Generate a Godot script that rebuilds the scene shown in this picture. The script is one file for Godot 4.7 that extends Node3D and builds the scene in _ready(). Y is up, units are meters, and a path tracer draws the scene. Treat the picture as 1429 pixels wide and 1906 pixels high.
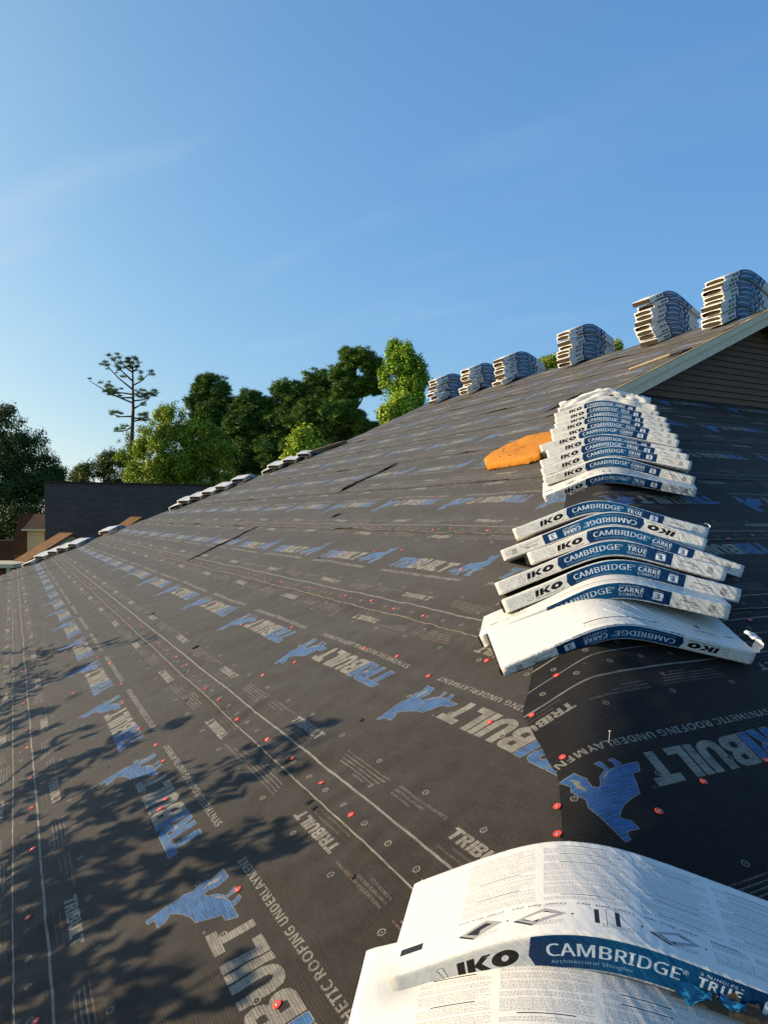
extends Node3D
# House frame: E runs along the ridge away from the eye, R runs from the eave towards the ridge.
const CY := 5.6
const T := 0.467
const K := 1.1037
const Q := 1.48936
const HIP := 0.11
const RIDGE := 9.92
const FAR := 23.5
const ROLL_L := 1.375
const ROLL_W := 1.256
const U := Vector3.UP
var E := Vector3(-0.4602342, 0, -0.88779754)
var R := Vector3(0.88779754, 0, -0.4602342)
var SUN := Vector3.ZERO
var Hd: Vector3
var nL: Vector3
var nR: Vector3
var dL: Vector3
var dR: Vector3
var O: Vector3
var rng := RandomNumberGenerator.new()
var nz := FastNoiseLite.new()
var M := {}
var house: Node3D
var used := {}


func _ready() -> void:
	rng.seed = 7
	setup_camera_and_light()
	Hd = (E + R + U * T).normalized()
	nL = (U - R * T).normalized()
	nR = (U - E * T).normalized()
	dL = Hd.cross(nL)
	if dL.dot(R) > 0: dL = -dL
	dR = Hd.cross(nR)
	if dR.dot(R) < 0: dR = -dR
	O = P(HIP, 0, -1.53)
	nz.noise_type = FastNoiseLite.TYPE_SIMPLEX_SMOOTH
	nz.frequency = 1.0
	nz.fractal_type = FastNoiseLite.FRACTAL_NONE
	nz.seed = 11
	make_materials()
	build_ground()
	build_house()
	build_neighbour()
	build_trees()
	build_shadow_tree()
	build_bundles()
	build_small_things()


func setup_camera_and_light() -> void:
	var cam := Camera3D.new()
	cam.name = "camera"
	cam.fov = 71.23
	cam.near = 0.05
	cam.far = 900.0
	add_child(cam)
	cam.position = Vector3(0, CY, 0)
	cam.rotation = Vector3(0.00902, 0, 0)
	cam.current = true
	var el := deg_to_rad(13.4)
	var az := deg_to_rad(-4.0)
	SUN = Vector3(-cos(el) * cos(az), sin(el), cos(el) * sin(az))
	var sun := DirectionalLight3D.new()
	sun.name = "sun"
	sun.light_color = Color(1.0, 0.9, 0.74)
	sun.light_energy = 1.6
	sun.light_angular_distance = 0.5
	sun.shadow_enabled = true
	add_child(sun)
	sun.look_at_from_position(SUN * 50.0, Vector3.ZERO, U)
	var env := Environment.new()
	env.background_mode = Environment.BG_SKY
	env.tonemap_mode = Environment.TONE_MAPPER_LINEAR
	env.tonemap_exposure = 1.75
	env.sdfgi_enabled = true
	env.ssao_enabled = true
	env.ssil_enabled = true
	var sm := PanoramaSkyMaterial.new()
	sm.panorama = ImageTexture.create_from_image(sky_image())
	var sky := Sky.new()
	sky.sky_material = sm
	env.sky = sky
	env.background_energy_multiplier = 0.571
	var we := WorldEnvironment.new()
	we.name = "world_environment"
	we.environment = env
	add_child(we)


func sky_image() -> Image:
	# clear low-sun air: blue overhead, paler towards the horizon and the sun, a few thin high cirrus veils
	var w := 1024
	var h := 512
	var im := Image.create(w, h, false, Image.FORMAT_RGBF)
	var cn := FastNoiseLite.new()
	cn.seed = 5
	cn.noise_type = FastNoiseLite.TYPE_SIMPLEX_SMOOTH
	cn.frequency = 1.0
	cn.fractal_octaves = 4
	var a := Vector3(-1.877, -0.793, -0.029)
	var low := Vector3(1.12, 0.39, -0.29)
	var glow := Vector3(6.6, 3.7, 1.32)
	var high := Vector3(-0.95, -1.0, -0.85)
	for y in h:
		var lat := PI * (0.5 - (y + 0.5) / h)
		for x in w:
			var lon := TAU * (x + 0.5) / w
			var d := Vector3(sin(lon) * cos(lat), sin(lat), -cos(lon) * cos(lat))
			var up := maxf(d.y, 0.0)
			var g := maxf(rad_to_deg(acos(clampf(d.dot(SUN), -1, 1))), 46.0)
			var e := a + low * exp(-up / 0.18) + glow * exp(-g / 30.0) + high * up
			var c := Vector3(minf(exp(e.x), 2.0), minf(exp(e.y), 1.9), minf(exp(e.z), 1.7))
			# cirrus
			if d.y > 0.03:
				var p := Vector2(d.x, d.z) / (d.y + 0.10)
				var q := Vector2(p.x * 0.34 + p.y * 0.16 + 2.3, p.y * 0.9 - p.x * 0.50)
				var f := cn.get_noise_2d(q.x, q.y * 1.3) * 0.65 + cn.get_noise_2d(q.x * 2.6 + 4.0, q.y * 5.0 + 9.0) * 0.35
				var m := smoothstep(0.06, 0.70, f) * clampf(1.25 - g / 90.0, 0.10, 1.0) * smoothstep(0.03, 0.16, d.y)
				c = c.lerp(Vector3(0.66, 0.76, 0.88), m * 0.42)
			if d.y < 0.0:
				c = c.lerp(Vector3(0.09, 0.10, 0.07), clampf(-d.y * 12.0, 0, 1))
			im.set_pixel(x, y, Color(c.x, c.y, c.z))
	return im


# ---------------------------------------------------------------- helpers
func P(e: float, w: float, y: float) -> Vector3:
	return E * e + R * w + Vector3(0, CY + y, 0)


func hip_surf(a: float, b: float, n: float) -> Vector3:
	var q := sqrt(b * b + 0.0030)
	var nn := (nR * (1.0 + b / q) + nL * (1.0 - b / q)).normalized()
	return O + Hd * a + dR * ((q + b) * 0.5) + dL * ((q - b) * 0.5) + nn * n


func left_surf(e: float, s: float, n: float) -> Vector3:
	var h := e - HIP
	if s > 7.2 and e - HIP < s / K + 0.3: return P(e, s / K, -1.53 + T * s / K) + nL * n
	return hip_surf((h + K * s) / Q, -(K * h - s) / Q, n)


func right_surf(h: float, s: float, n: float) -> Vector3:
	return hip_surf((h + K * s) / Q, (K * h - s) / Q, n)


func bump(u: float, s: float, lap: float) -> float:
	var b := nz.get_noise_2d(u * 0.9, s * 1.6) * 0.006
	b += nz.get_noise_2d(u * 2.3 + 50.0, s * 9.0) * 0.0026
	b += nz.get_noise_2d(u * 5.0 + 20.0, s * 3.0 + 7.0) * 0.0016
	var dl := (s - lap) / 0.16
	var m := exp(-dl * dl)
	b += nz.get_noise_2d(u * 12.0, s * 2.5 + 31.0) * 0.0035 * m
	return b


func fold3(a: float, b: float) -> float:
	var f := 1.0 - minf(1.0, absf(nz.get_noise_2d(a + 91.0, b)) * 7.0)
	return f * f


func left_bump(e: float, s: float) -> float:
	var lap: float = roundf((s - 0.05) / 1.112) * 1.112 + 0.05
	var b := bump(e, s, lap)
	var r := smoothstep(4.0, 8.0, e) * (1.0 - smoothstep(0.15, 0.9, absf(s - 0.05)))
	b += r * (nz.get_noise_2d(e * 1.0 + 9.0, s * 13.0) * 0.012 + nz.get_noise_2d(e * 6.0 + 70.0, s * 3.0) * 0.004)
	var r2 := smoothstep(1.9, 2.3, e) * (1.0 - smoothstep(3.0, 4.2, e)) * (1.0 - smoothstep(0.05, 0.3, absf(s - 0.98)))
	b += r2 * nz.get_noise_2d(e * 0.8 + 5.0, s * 17.0) * 0.0065
	var bb := absf(K * (e - HIP) - s) / Q
	b += fold3(e * 0.9 + s * 1.1, s * 1.3 - e * 0.25) * 0.0026
	return b * 1.6 * smoothstep(0.15, 0.55, bb)


func mat(albedo: Color, rough := 0.7, spec := 0.5) -> StandardMaterial3D:
	var m := StandardMaterial3D.new()
	m.albedo_color = albedo
	m.roughness = rough
	m.metallic_specular = spec
	return m


func grid(nu: int, nv: int, f: Callable, flip := false) -> ArrayMesh:
	# f(i, j) -> [position, uv, uv2]; the front faces dP/du x dP/dv, or the other way with flip
	var v := PackedVector3Array()
	var t := PackedVector2Array()
	var t2 := PackedVector2Array()
	var n := PackedVector3Array()
	var c := (nu + 1) * (nv + 1)
	v.resize(c)
	t.resize(c)
	t2.resize(c)
	n.resize(c)
	for j in nv + 1:
		for i in nu + 1:
			var r: Array = f.call(i, j)
			var k := j * (nu + 1) + i
			v[k] = r[0]
			t[k] = r[1]
			t2[k] = r[2] if r.size() > 2 else r[1]
	var w := nu + 1
	for j in nv + 1:
		for i in w:
			var a := v[j * w + mini(i + 1, nu)] - v[j * w + maxi(i - 1, 0)]
			var b := v[mini(j + 1, nv) * w + i] - v[maxi(j - 1, 0) * w + i]
			var q := a.cross(b).normalized()
			n[j * w + i] = -q if flip else q
	var ix := PackedInt32Array()
	ix.resize(nu * nv * 6)
	var o := 0
	for j in nv:
		for i in nu:
			var a := j * w + i
			var b := a + 1
			var cc := a + w
			var d := cc + 1
			var q := [a, b, cc, b, d, cc] if flip else [a, cc, b, b, cc, d]
			for x in 6:
				ix[o + x] = q[x]
			o += 6
	return arrays(v, n, t, ix, t2)


func arrays(v: PackedVector3Array, n: PackedVector3Array, t: PackedVector2Array, ix: PackedInt32Array, t2 := PackedVector2Array()) -> ArrayMesh:
	var a := []
	a.resize(Mesh.ARRAY_MAX)
	a[Mesh.ARRAY_VERTEX] = v
	a[Mesh.ARRAY_NORMAL] = n
	a[Mesh.ARRAY_TEX_UV] = t
	if t2.size(): a[Mesh.ARRAY_TEX_UV2] = t2
	a[Mesh.ARRAY_INDEX] = ix
	var m := ArrayMesh.new()
	m.add_surface_from_arrays(Mesh.PRIMITIVE_TRIANGLES, a)
	return m


func begin() -> SurfaceTool:
	var st := SurfaceTool.new()
	st.begin(Mesh.PRIMITIVE_TRIANGLES)
	st.set_smooth_group(-1)
	return st


func quad(st: SurfaceTool, p: Array, inside: Vector3) -> void:
	# a flat face turned away from the point inside
	var m: Vector3 = (p[0] + p[1] + p[2] + p[3]) / 4.0
	var nn: Vector3 = (p[2] - p[0]).cross(p[3] - p[1])
	var q := p.duplicate()
	if nn.dot(m - inside) > 0: q.reverse()
	var uv := []
	var ax: Vector3 = (p[1] - p[0]).normalized()
	var ay: Vector3 = nn.normalized().cross(ax)
	for x in q: uv.append(Vector2((x as Vector3).dot(ax), (x as Vector3).dot(ay)))
	for k in [0, 1, 2, 0, 2, 3]:
		st.set_uv(uv[k])
		st.add_vertex(q[k])


func hexa(st: SurfaceTool, p: Array) -> void:
	var c := Vector3.ZERO
	for x in p: c += x / 8.0
	for f in [[0, 1, 2, 3], [4, 5, 6, 7], [0, 1, 5, 4], [1, 2, 6, 5], [2, 3, 7, 6], [3, 0, 4, 7]]:
		quad(st, [p[f[0]], p[f[1]], p[f[2]], p[f[3]]], c)


func house_box(st: SurfaceTool, e0: float, e1: float, w0: float, w1: float, y0: float, y1: float) -> void:
	hexa(st, [P(e0, w0, y0), P(e1, w0, y0), P(e1, w1, y0), P(e0, w1, y0), P(e0, w0, y1), P(e1, w0, y1), P(e1, w1, y1), P(e0, w1, y1)])


func tube(st: SurfaceTool, pts: Array, r0: float, r1: float, n := 7) -> void:
	var rings := []
	for i in pts.size():
		var d: Vector3 = (pts[mini(i + 1, pts.size() - 1)] - pts[maxi(i - 1, 0)]).normalized()
		var x := d.cross(Vector3(0.31, 0.2, 0.93)).normalized()
		var y := d.cross(x)
		var r := lerpf(r0, r1, float(i) / (pts.size() - 1))
		var ring := []
		for k in n:
			var a := TAU * k / n
			ring.append(pts[i] + (x * cos(a) + y * sin(a)) * r)
		rings.append(ring)
	st.set_smooth_group(1)
	for i in pts.size() - 1:
		for k in n:
			var a: Vector3 = rings[i][k]
			var b: Vector3 = rings[i][(k + 1) % n]
			var c: Vector3 = rings[i + 1][(k + 1) % n]
			var d: Vector3 = rings[i + 1][k]
			for v in [[a, 0, 0], [c, 1, 1], [b, 1, 0], [a, 0, 0], [d, 0, 1], [c, 1, 1]]:
				st.set_uv(Vector2((k + v[1]) / float(n), i + v[2]))
				st.add_vertex(v[0])
	st.set_smooth_group(-1)


func finish(st: SurfaceTool) -> ArrayMesh:
	st.generate_normals()
	return st.commit()


func numbered(called: String) -> String:
	var k: int = used.get(called, 0)
	used[called] = k + 1
	return called if k == 0 else "%s_%03d" % [called, k]


func part(called: String, mesh: Mesh, m: Variant, parent: Node3D, stuff := false) -> MeshInstance3D:
	var o := MeshInstance3D.new()
	o.name = called
	o.mesh = mesh
	if m is Material: o.material_override = m
	if m is Array:
		for i in m.size(): o.set_surface_override_material(i, m[i])
	if stuff: o.set_meta("kind", "stuff")
	var k := 0
	while parent.has_node(NodePath(String(o.name))):
		k += 1
		o.name = "%s_%03d" % [called, k]
	parent.add_child(o)
	return o


func tag(o: Node3D, label: String, category: String, group := "") -> void:
	o.set_meta("label", label)
	o.set_meta("category", category)
	if group: o.set_meta("group", group)


func thing(called: String, label: String, category: String, at := Transform3D(), group := "") -> Node3D:
	var o := Node3D.new()
	o.name = numbered(called)
	o.transform = at
	add_child(o)
	tag(o, label, category, group)
	return o


# ---------------------------------------------------------------- drawing on pictures
func fill_poly(im: Image, contours: Array, col: Color) -> void:
	var y0 := 1e9
	var y1 := -1e9
	for c in contours:
		for p in c:
			y0 = minf(y0, p.y)
			y1 = maxf(y1, p.y)
	for y in range(maxi(0, int(y0)), mini(im.get_height(), int(y1) + 1)):
		var yy := y + 0.5
		var xs := []
		for c in contours:
			var n: int = c.size()
			for i in n:
				var a: Vector2 = c[i]
				var b: Vector2 = c[(i + 1) % n]
				if (a.y <= yy) != (b.y <= yy):
					xs.append(a.x + (yy - a.y) / (b.y - a.y) * (b.x - a.x))
		xs.sort()
		for i in range(0, xs.size() - 1, 2):
			var xa := int(round(xs[i]))
			var xb := int(round(xs[i + 1]))
			if xb > xa: im.fill_rect(Rect2i(xa, y, xb - xa, 1), col)


func draw_text(im: Image, s: String, at: Transform2D, height: float, width: float, col: Color, bold := true, wrap := 0) -> void:
	# baseline starts at the transform's origin, x runs along the text and y up; height is that of a capital
	var tm := TextMesh.new()
	var f := SystemFont.new()
	f.font_names = PackedStringArray(["Droid Sans"])
	f.font_weight = 700 if bold else 400
	tm.font = f
	tm.font_size = 48
	tm.pixel_size = 0.02
	tm.depth = 0.0
	tm.curve_step = 2.0
	tm.text = s
	var arr := tm.get_mesh_arrays()
	var v: PackedVector3Array = arr[Mesh.ARRAY_VERTEX]
	var ix: PackedInt32Array = arr[Mesh.ARRAY_INDEX] if arr[Mesh.ARRAY_INDEX] != null else PackedInt32Array(range(v.size()))
	if v.is_empty(): return
	var x0 := 1e9
	var x1 := -1e9
	for p in v:
		x0 = minf(x0, p.x)
		x1 = maxf(x1, p.x)
	var cap := 0.02 * 48.0 * 0.714
	var ky := height / cap
	var kx := width / (x1 - x0) if width > 0.0 else ky
	var base := cap_base(f)
	for t in range(0, ix.size(), 3):
		var tri := PackedVector2Array()
		for k in 3:
			var p := v[ix[t + k]]
			tri.append(at * Vector2((p.x - x0) * kx, (p.y - base) * ky))
		fill_poly(im, [tri], col)
		if wrap:
			for sgn in [-1, 1]:
				var tw := PackedVector2Array()
				for p in tri: tw.append(p + Vector2(sgn * wrap, 0))
				fill_poly(im, [tw], col)


var base_y := 1e9
func cap_base(f: Font) -> float:
	if base_y < 1e8: return base_y
	var tm := TextMesh.new()
	tm.font = f
	tm.font_size = 48
	tm.pixel_size = 0.02
	tm.depth = 0.0
	tm.text = "HHE"
	base_y = 1e8 - 1.0
	var b := 1e9
	for p in tm.get_mesh_arrays()[Mesh.ARRAY_VERTEX]: b = minf(b, p.y)
	base_y = b
	return b


func scribble(im: Image, x0: float, y0: float, x1: float, rows: int, pitch: float, thick: int, col: Color, ragged := 0.25) -> void:
	# print too small to read: broken rules in place of words
	for r in rows:
		var x := x0
		var end := x1 - rng.randf() * ragged * (x1 - x0) * (1.0 if rng.randf() < 0.4 else 0.1)
		while x < end:
			var w := rng.randf_range(3, 13)
			im.fill_rect(Rect2i(int(x), int(y0 + r * pitch), int(minf(w, end - x)), thick), col)
			x += w + rng.randf_range(2, 4)


const GLYPH := {
	"T": [[0.80], [[0, 1, 0.8, 1, 0.8, 0.76, 0.54, 0.76, 0.54, 0, 0.27, 0, 0.27, 0.76, 0, 0.76]]],
	"R": [[0.74], [[0, 0, 0, 1, 0.5, 1, 0.65, 0.93, 0.71, 0.8, 0.71, 0.66, 0.65, 0.52, 0.55, 0.45, 0.74, 0, 0.46, 0, 0.32, 0.4, 0.26, 0.4, 0.26, 0], [0.26, 0.79, 0.41, 0.79, 0.45, 0.7, 0.41, 0.6, 0.26, 0.6]]],
	"I": [[0.26], [[0, 0, 0, 1, 0.26, 1, 0.26, 0]]],
	"B": [[0.74], [[0, 0, 0, 1, 0.52, 1, 0.65, 0.94, 0.7, 0.82, 0.69, 0.66, 0.62, 0.55, 0.56, 0.52, 0.66, 0.46, 0.73, 0.34, 0.73, 0.19, 0.67, 0.06, 0.54, 0], [0.26, 0.81, 0.42, 0.81, 0.45, 0.72, 0.42, 0.63, 0.26, 0.63], [0.26, 0.41, 0.44, 0.41, 0.48, 0.31, 0.44, 0.2, 0.26, 0.2]]],
	"U": [[0.74], [[0, 1, 0.26, 1, 0.26, 0.34, 0.3, 0.24, 0.37, 0.2, 0.44, 0.24, 0.48, 0.34, 0.48, 1, 0.74, 1, 0.74, 0.32, 0.68, 0.12, 0.55, 0.02, 0.37, -0.02, 0.19, 0.02, 0.06, 0.12, 0, 0.32]]],
	"L": [[0.56], [[0, 0, 0, 1, 0.26, 1, 0.26, 0.22, 0.56, 0.22, 0.56, 0]]],
	"-": [[0.12], [[-0.1, 0.62, 0.2, 0.62, 0.2, 0.5, -0.1, 0.5]]],
}


func draw_mark(im: Image, at: Transform2D, height: float, width: float, cols: Array, wrap := 0, rim := Color.TRANSPARENT) -> void:
	# the heavy slanted lettering printed along the sheets
	var word := "TRIBUILT"
	var total := 0.0
	for ch in word: total += GLYPH[ch][0][0] + 0.055
	var kx := (width - 0.2 * height) / total
	for pass_ in ([0, 1] if rim.a > 0 else [1]):
		var x := 0.0
		for k in word.length():
			var g: Array = GLYPH[word[k]]
			var cs := []
			for c in g[1]:
				var pv := PackedVector2Array()
				for i in range(0, c.size(), 2):
					pv.append(at * Vector2(x * kx + c[i] * kx + c[i + 1] * height * 0.2, c[i + 1] * height))
				cs.append(pv)
			x += g[0][0] + 0.055
			for sh in ([-wrap, 0, wrap] if wrap else [0]):
				for off in ([Vector2(-4, 0), Vector2(4, 0), Vector2(0, 4), Vector2(0, -4)] if pass_ == 0 else [Vector2.ZERO]):
					if pass_ == 0 and k > 2: continue
					var cc := []
					for pv in cs:
						var q := PackedVector2Array()
						for p in pv: q.append(p + off + Vector2(sh, 0))
						cc.append(q)
					fill_poly(im, cc, rim if pass_ == 0 else cols[0 if k < 3 else 1])


const WOLF := [1.217, 0.817, 1.197, 0.815, 1.192, 0.795, 1.178, 0.788, 1.142, 0.792, 1.144, 0.762, 1.172, 0.742, 1.147, 0.72, 1.116, 0.703, 1.071, 0.688, 1.034, 0.683, 1.011, 0.644, 0.99, 0.605, 0.956, 0.603, 0.93, 0.568, 0.982, 0.567, 1.005, 0.573, 0.994, 0.56, 1.006, 0.533, 1.028, 0.535, 1.018, 0.552, 1.019, 0.566, 1.056, 0.574, 1.058, 0.555, 1.059, 0.533, 1.083, 0.534, 1.078, 0.546, 1.067, 0.568, 1.109, 0.589, 1.132, 0.62, 1.149, 0.627, 1.163, 0.61, 1.152, 0.574, 1.16, 0.558, 1.164, 0.534, 1.23, 0.536, 1.219, 0.549, 1.212, 0.579, 1.227, 0.599, 1.224, 0.633, 1.216, 0.651, 1.233, 0.683, 1.227, 0.73, 1.221, 0.778]
const WOLF_GAP := [1.192, 0.624, 1.187, 0.617, 1.188, 0.592, 1.176, 0.573, 1.191, 0.55, 1.196, 0.545, 1.196, 0.568, 1.204, 0.593]


func underlayment_image(base: Color) -> Image:
	var w := 2048
	var h := 1870
	var ppm := w / ROLL_L
	var im := Image.create(w, h, false, Image.FORMAT_RGB8)
	var ink := Color8(128, 126, 120)
	var blue := Color8(52, 96, 148)
	im.fill(base)
	var mid := Transform2D(Vector2(ppm, 0), Vector2(0, -ppm), Vector2(0, h))
	# the marking in the middle of the roll
	draw_mark(im, mid * Transform2D(0, Vector2(0.115, 0.536)), 0.14, 0.835, [blue, ink], 0, ink)
	var hyphen := mid * Rect2(0.315, 0.597, 0.03, 0.014)
	im.fill_rect(Rect2i(hyphen), ink)
	var wolf := []
	for src in [WOLF, WOLF_GAP]:
		var pv := PackedVector2Array()
		for i in range(0, src.size(), 2): pv.append(mid * Vector2(src[i], src[i + 1]))
		wolf.append(pv)
	for off in [Vector2(4, 0), Vector2(-4, 0), Vector2(0, 4), Vector2(0, -4), Vector2(3, 3), Vector2(-3, -3)]:
		var q := []
		for pv in wolf:
			var z := PackedVector2Array()
			for p in pv: z.append(p + off)
			q.append(z)
		fill_poly(im, [q[0]], ink)
	fill_poly(im, wolf, blue)
	fill_poly(im, [PackedVector2Array([mid * Vector2(1.056, 0.574), mid * Vector2(1.067, 0.572), mid * Vector2(1.1, 0.592), mid * Vector2(1.118, 0.622), mid * Vector2(1.105, 0.604)])], ink)
	draw_text(im, "TM", mid * Transform2D(Vector2(ppm, 0) / ppm, Vector2(0, 1), Vector2(0.955, 0.67)), 0.008, 0.014, ink)
	draw_text(im, "SYNTHETIC ROOFING UNDERLAYMENT", mid * Transform2D(0, Vector2(0.135, 0.452)), 0.030, 1.085, ink)
	for k in 4: ring(im, mid * Vector2(0.21 + k * ROLL_L / 4.0, 0.628), 0.0125 * ppm, ink, base, w)
	# the two margins, each read from its own edge
	for side in 2:
		var m := mid
		var x0 := 0.90
		if side == 1:
			m = Transform2D(Vector2(-ppm, 0), Vector2(0, ppm), Vector2(w, 0))
			x0 = ROLL_L - 0.32
		for k in 8: ring(im, m * Vector2(0.07 + k * ROLL_L / 8.0, 0.055), 0.0125 * ppm, ink, base, w)
		for k in 4: ring(im, m * Vector2(0.12 + k * ROLL_L / 4.0, 0.28), 0.0125 * ppm, ink, base, w)
		var ln := PackedVector2Array([m * Vector2(-0.1, 0.1205), m * Vector2(1.6, 0.1205), m * Vector2(1.6, 0.1295), m * Vector2(-0.1, 0.1295)])
		fill_poly(im, [ln], ink)
		if side == 1: fill_poly(im, [PackedVector2Array([m * Vector2(-0.1, 0.004), m * Vector2(1.6, 0.004), m * Vector2(1.6, 0.010), m * Vector2(-0.1, 0.010)])], ink)
		draw_mark(im, m * Transform2D(0, Vector2(x0, 0.194)), 0.048, 0.35, [ink, ink], w)
		var dim := ink.lerp(base, 0.25)
		draw_text(im, "Manufactured exclusively for", m * Transform2D(0, Vector2(x0 + 0.07, 0.172)), 0.008, 0.21, dim, false, w)
		draw_text(im, "Beacon Sales Acquisition, Inc. by", m * Transform2D(0, Vector2(x0 + 0.02, 0.150)), 0.008, 0.25, dim, false, w)
		var y := 0.235
		for s in ["MEETS OR EXCEEDS ASTM D226 TYPE II,", "D4869 TYPE IV, ASTM D8257", "& CAN/CSA A123.3"]:
			draw_text(im, s, m * Transform2D(0, Vector2(x0 - 0.36, y)), 0.0105, -1.0 if y < 0.23 else 0.31, dim, true, w)
			y -= 0.019
		draw_text(im, "OVERLAP", m * Transform2D(0, Vector2(x0 - 0.62, 0.165)), 0.011, 0.09, dim, true, w)
		var tri := m * Vector2(x0 - 0.50, 0.168)
		fill_poly(im, [PackedVector2Array([tri, tri + (m * Vector2(0.014, 0.03) - m * Vector2.ZERO), tri + (m * Vector2(0.028, 0) - m * Vector2.ZERO)])], dim)
		for rr in 4:
			var bx: float = x0 - 0.80 + rr * 0.01
			var by := 0.235 - rr * 0.017
			var c := dim if rr > 0 else Color8(112, 84, 76)
			var x := bx
			while x < bx + 0.37 - rr * 0.03:
				var lw := rng.randf_range(0.004, 0.016)
				for sh in [-1, 0, 1]:
					var a := m * Vector2(x, by) + Vector2(sh * w, 0)
					var b := m * Vector2(x + lw, by + 0.0065) + Vector2(sh * w, 0)
					im.fill_rect(Rect2i(int(minf(a.x, b.x)), int(minf(a.y, b.y)), int(absf(a.x - b.x)), int(absf(a.y - b.y))), c)
				x += lw + 0.003
	return im


func ring(im: Image, c: Vector2, r: float, ink: Color, base: Color, w: int) -> void:
	for sh in [-w, 0, w]:
		for k in [[1.0, ink], [0.66, base], [0.24, ink]]:
			var pv := PackedVector2Array()
			for i in 24: pv.append(c + Vector2(sh, 0) + Vector2(cos(TAU * i / 24.0), sin(TAU * i / 24.0)) * r * k[0])
			fill_poly(im, [pv], k[1])


func noise_bytes(w: int, h: int, freq: float, seed_: int, oct := 3, ridged := false) -> PackedByteArray:
	var f := FastNoiseLite.new()
	f.seed = seed_
	f.noise_type = FastNoiseLite.TYPE_SIMPLEX_SMOOTH
	f.frequency = freq
	f.fractal_octaves = oct
	if ridged: f.fractal_type = FastNoiseLite.FRACTAL_RIDGED
	var im := f.get_seamless_image(w, h)
	im.convert(Image.FORMAT_L8)
	return im.get_data()


func stretched(w: int, h: int, sw: int, sh: int, freq: float, seed_: int, ridged := false) -> PackedByteArray:
	var im := Image.create_from_data(sw, sh, false, Image.FORMAT_L8, noise_bytes(sw, sh, freq, seed_, 3, ridged))
	im.resize(w, h, Image.INTERPOLATE_CUBIC)
	return im.get_data()


func tex(im: Image) -> ImageTexture:
	return ImageTexture.create_from_image(im)


func tone(w: int, c0: Color, c1: Color, freq: float, seed_: int, oct := 4) -> ImageTexture:
	var b := noise_bytes(w, w, freq, seed_, oct)
	var o := PackedByteArray()
	o.resize(w * w * 3)
	for i in w * w:
		var f := b[i] / 255.0
		o[i * 3] = int(lerpf(c0.r8, c1.r8, f))
		o[i * 3 + 1] = int(lerpf(c0.g8, c1.g8, f))
		o[i * 3 + 2] = int(lerpf(c0.b8, c1.b8, f))
	return tex(Image.create_from_data(w, w, false, Image.FORMAT_RGB8, o))


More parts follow.
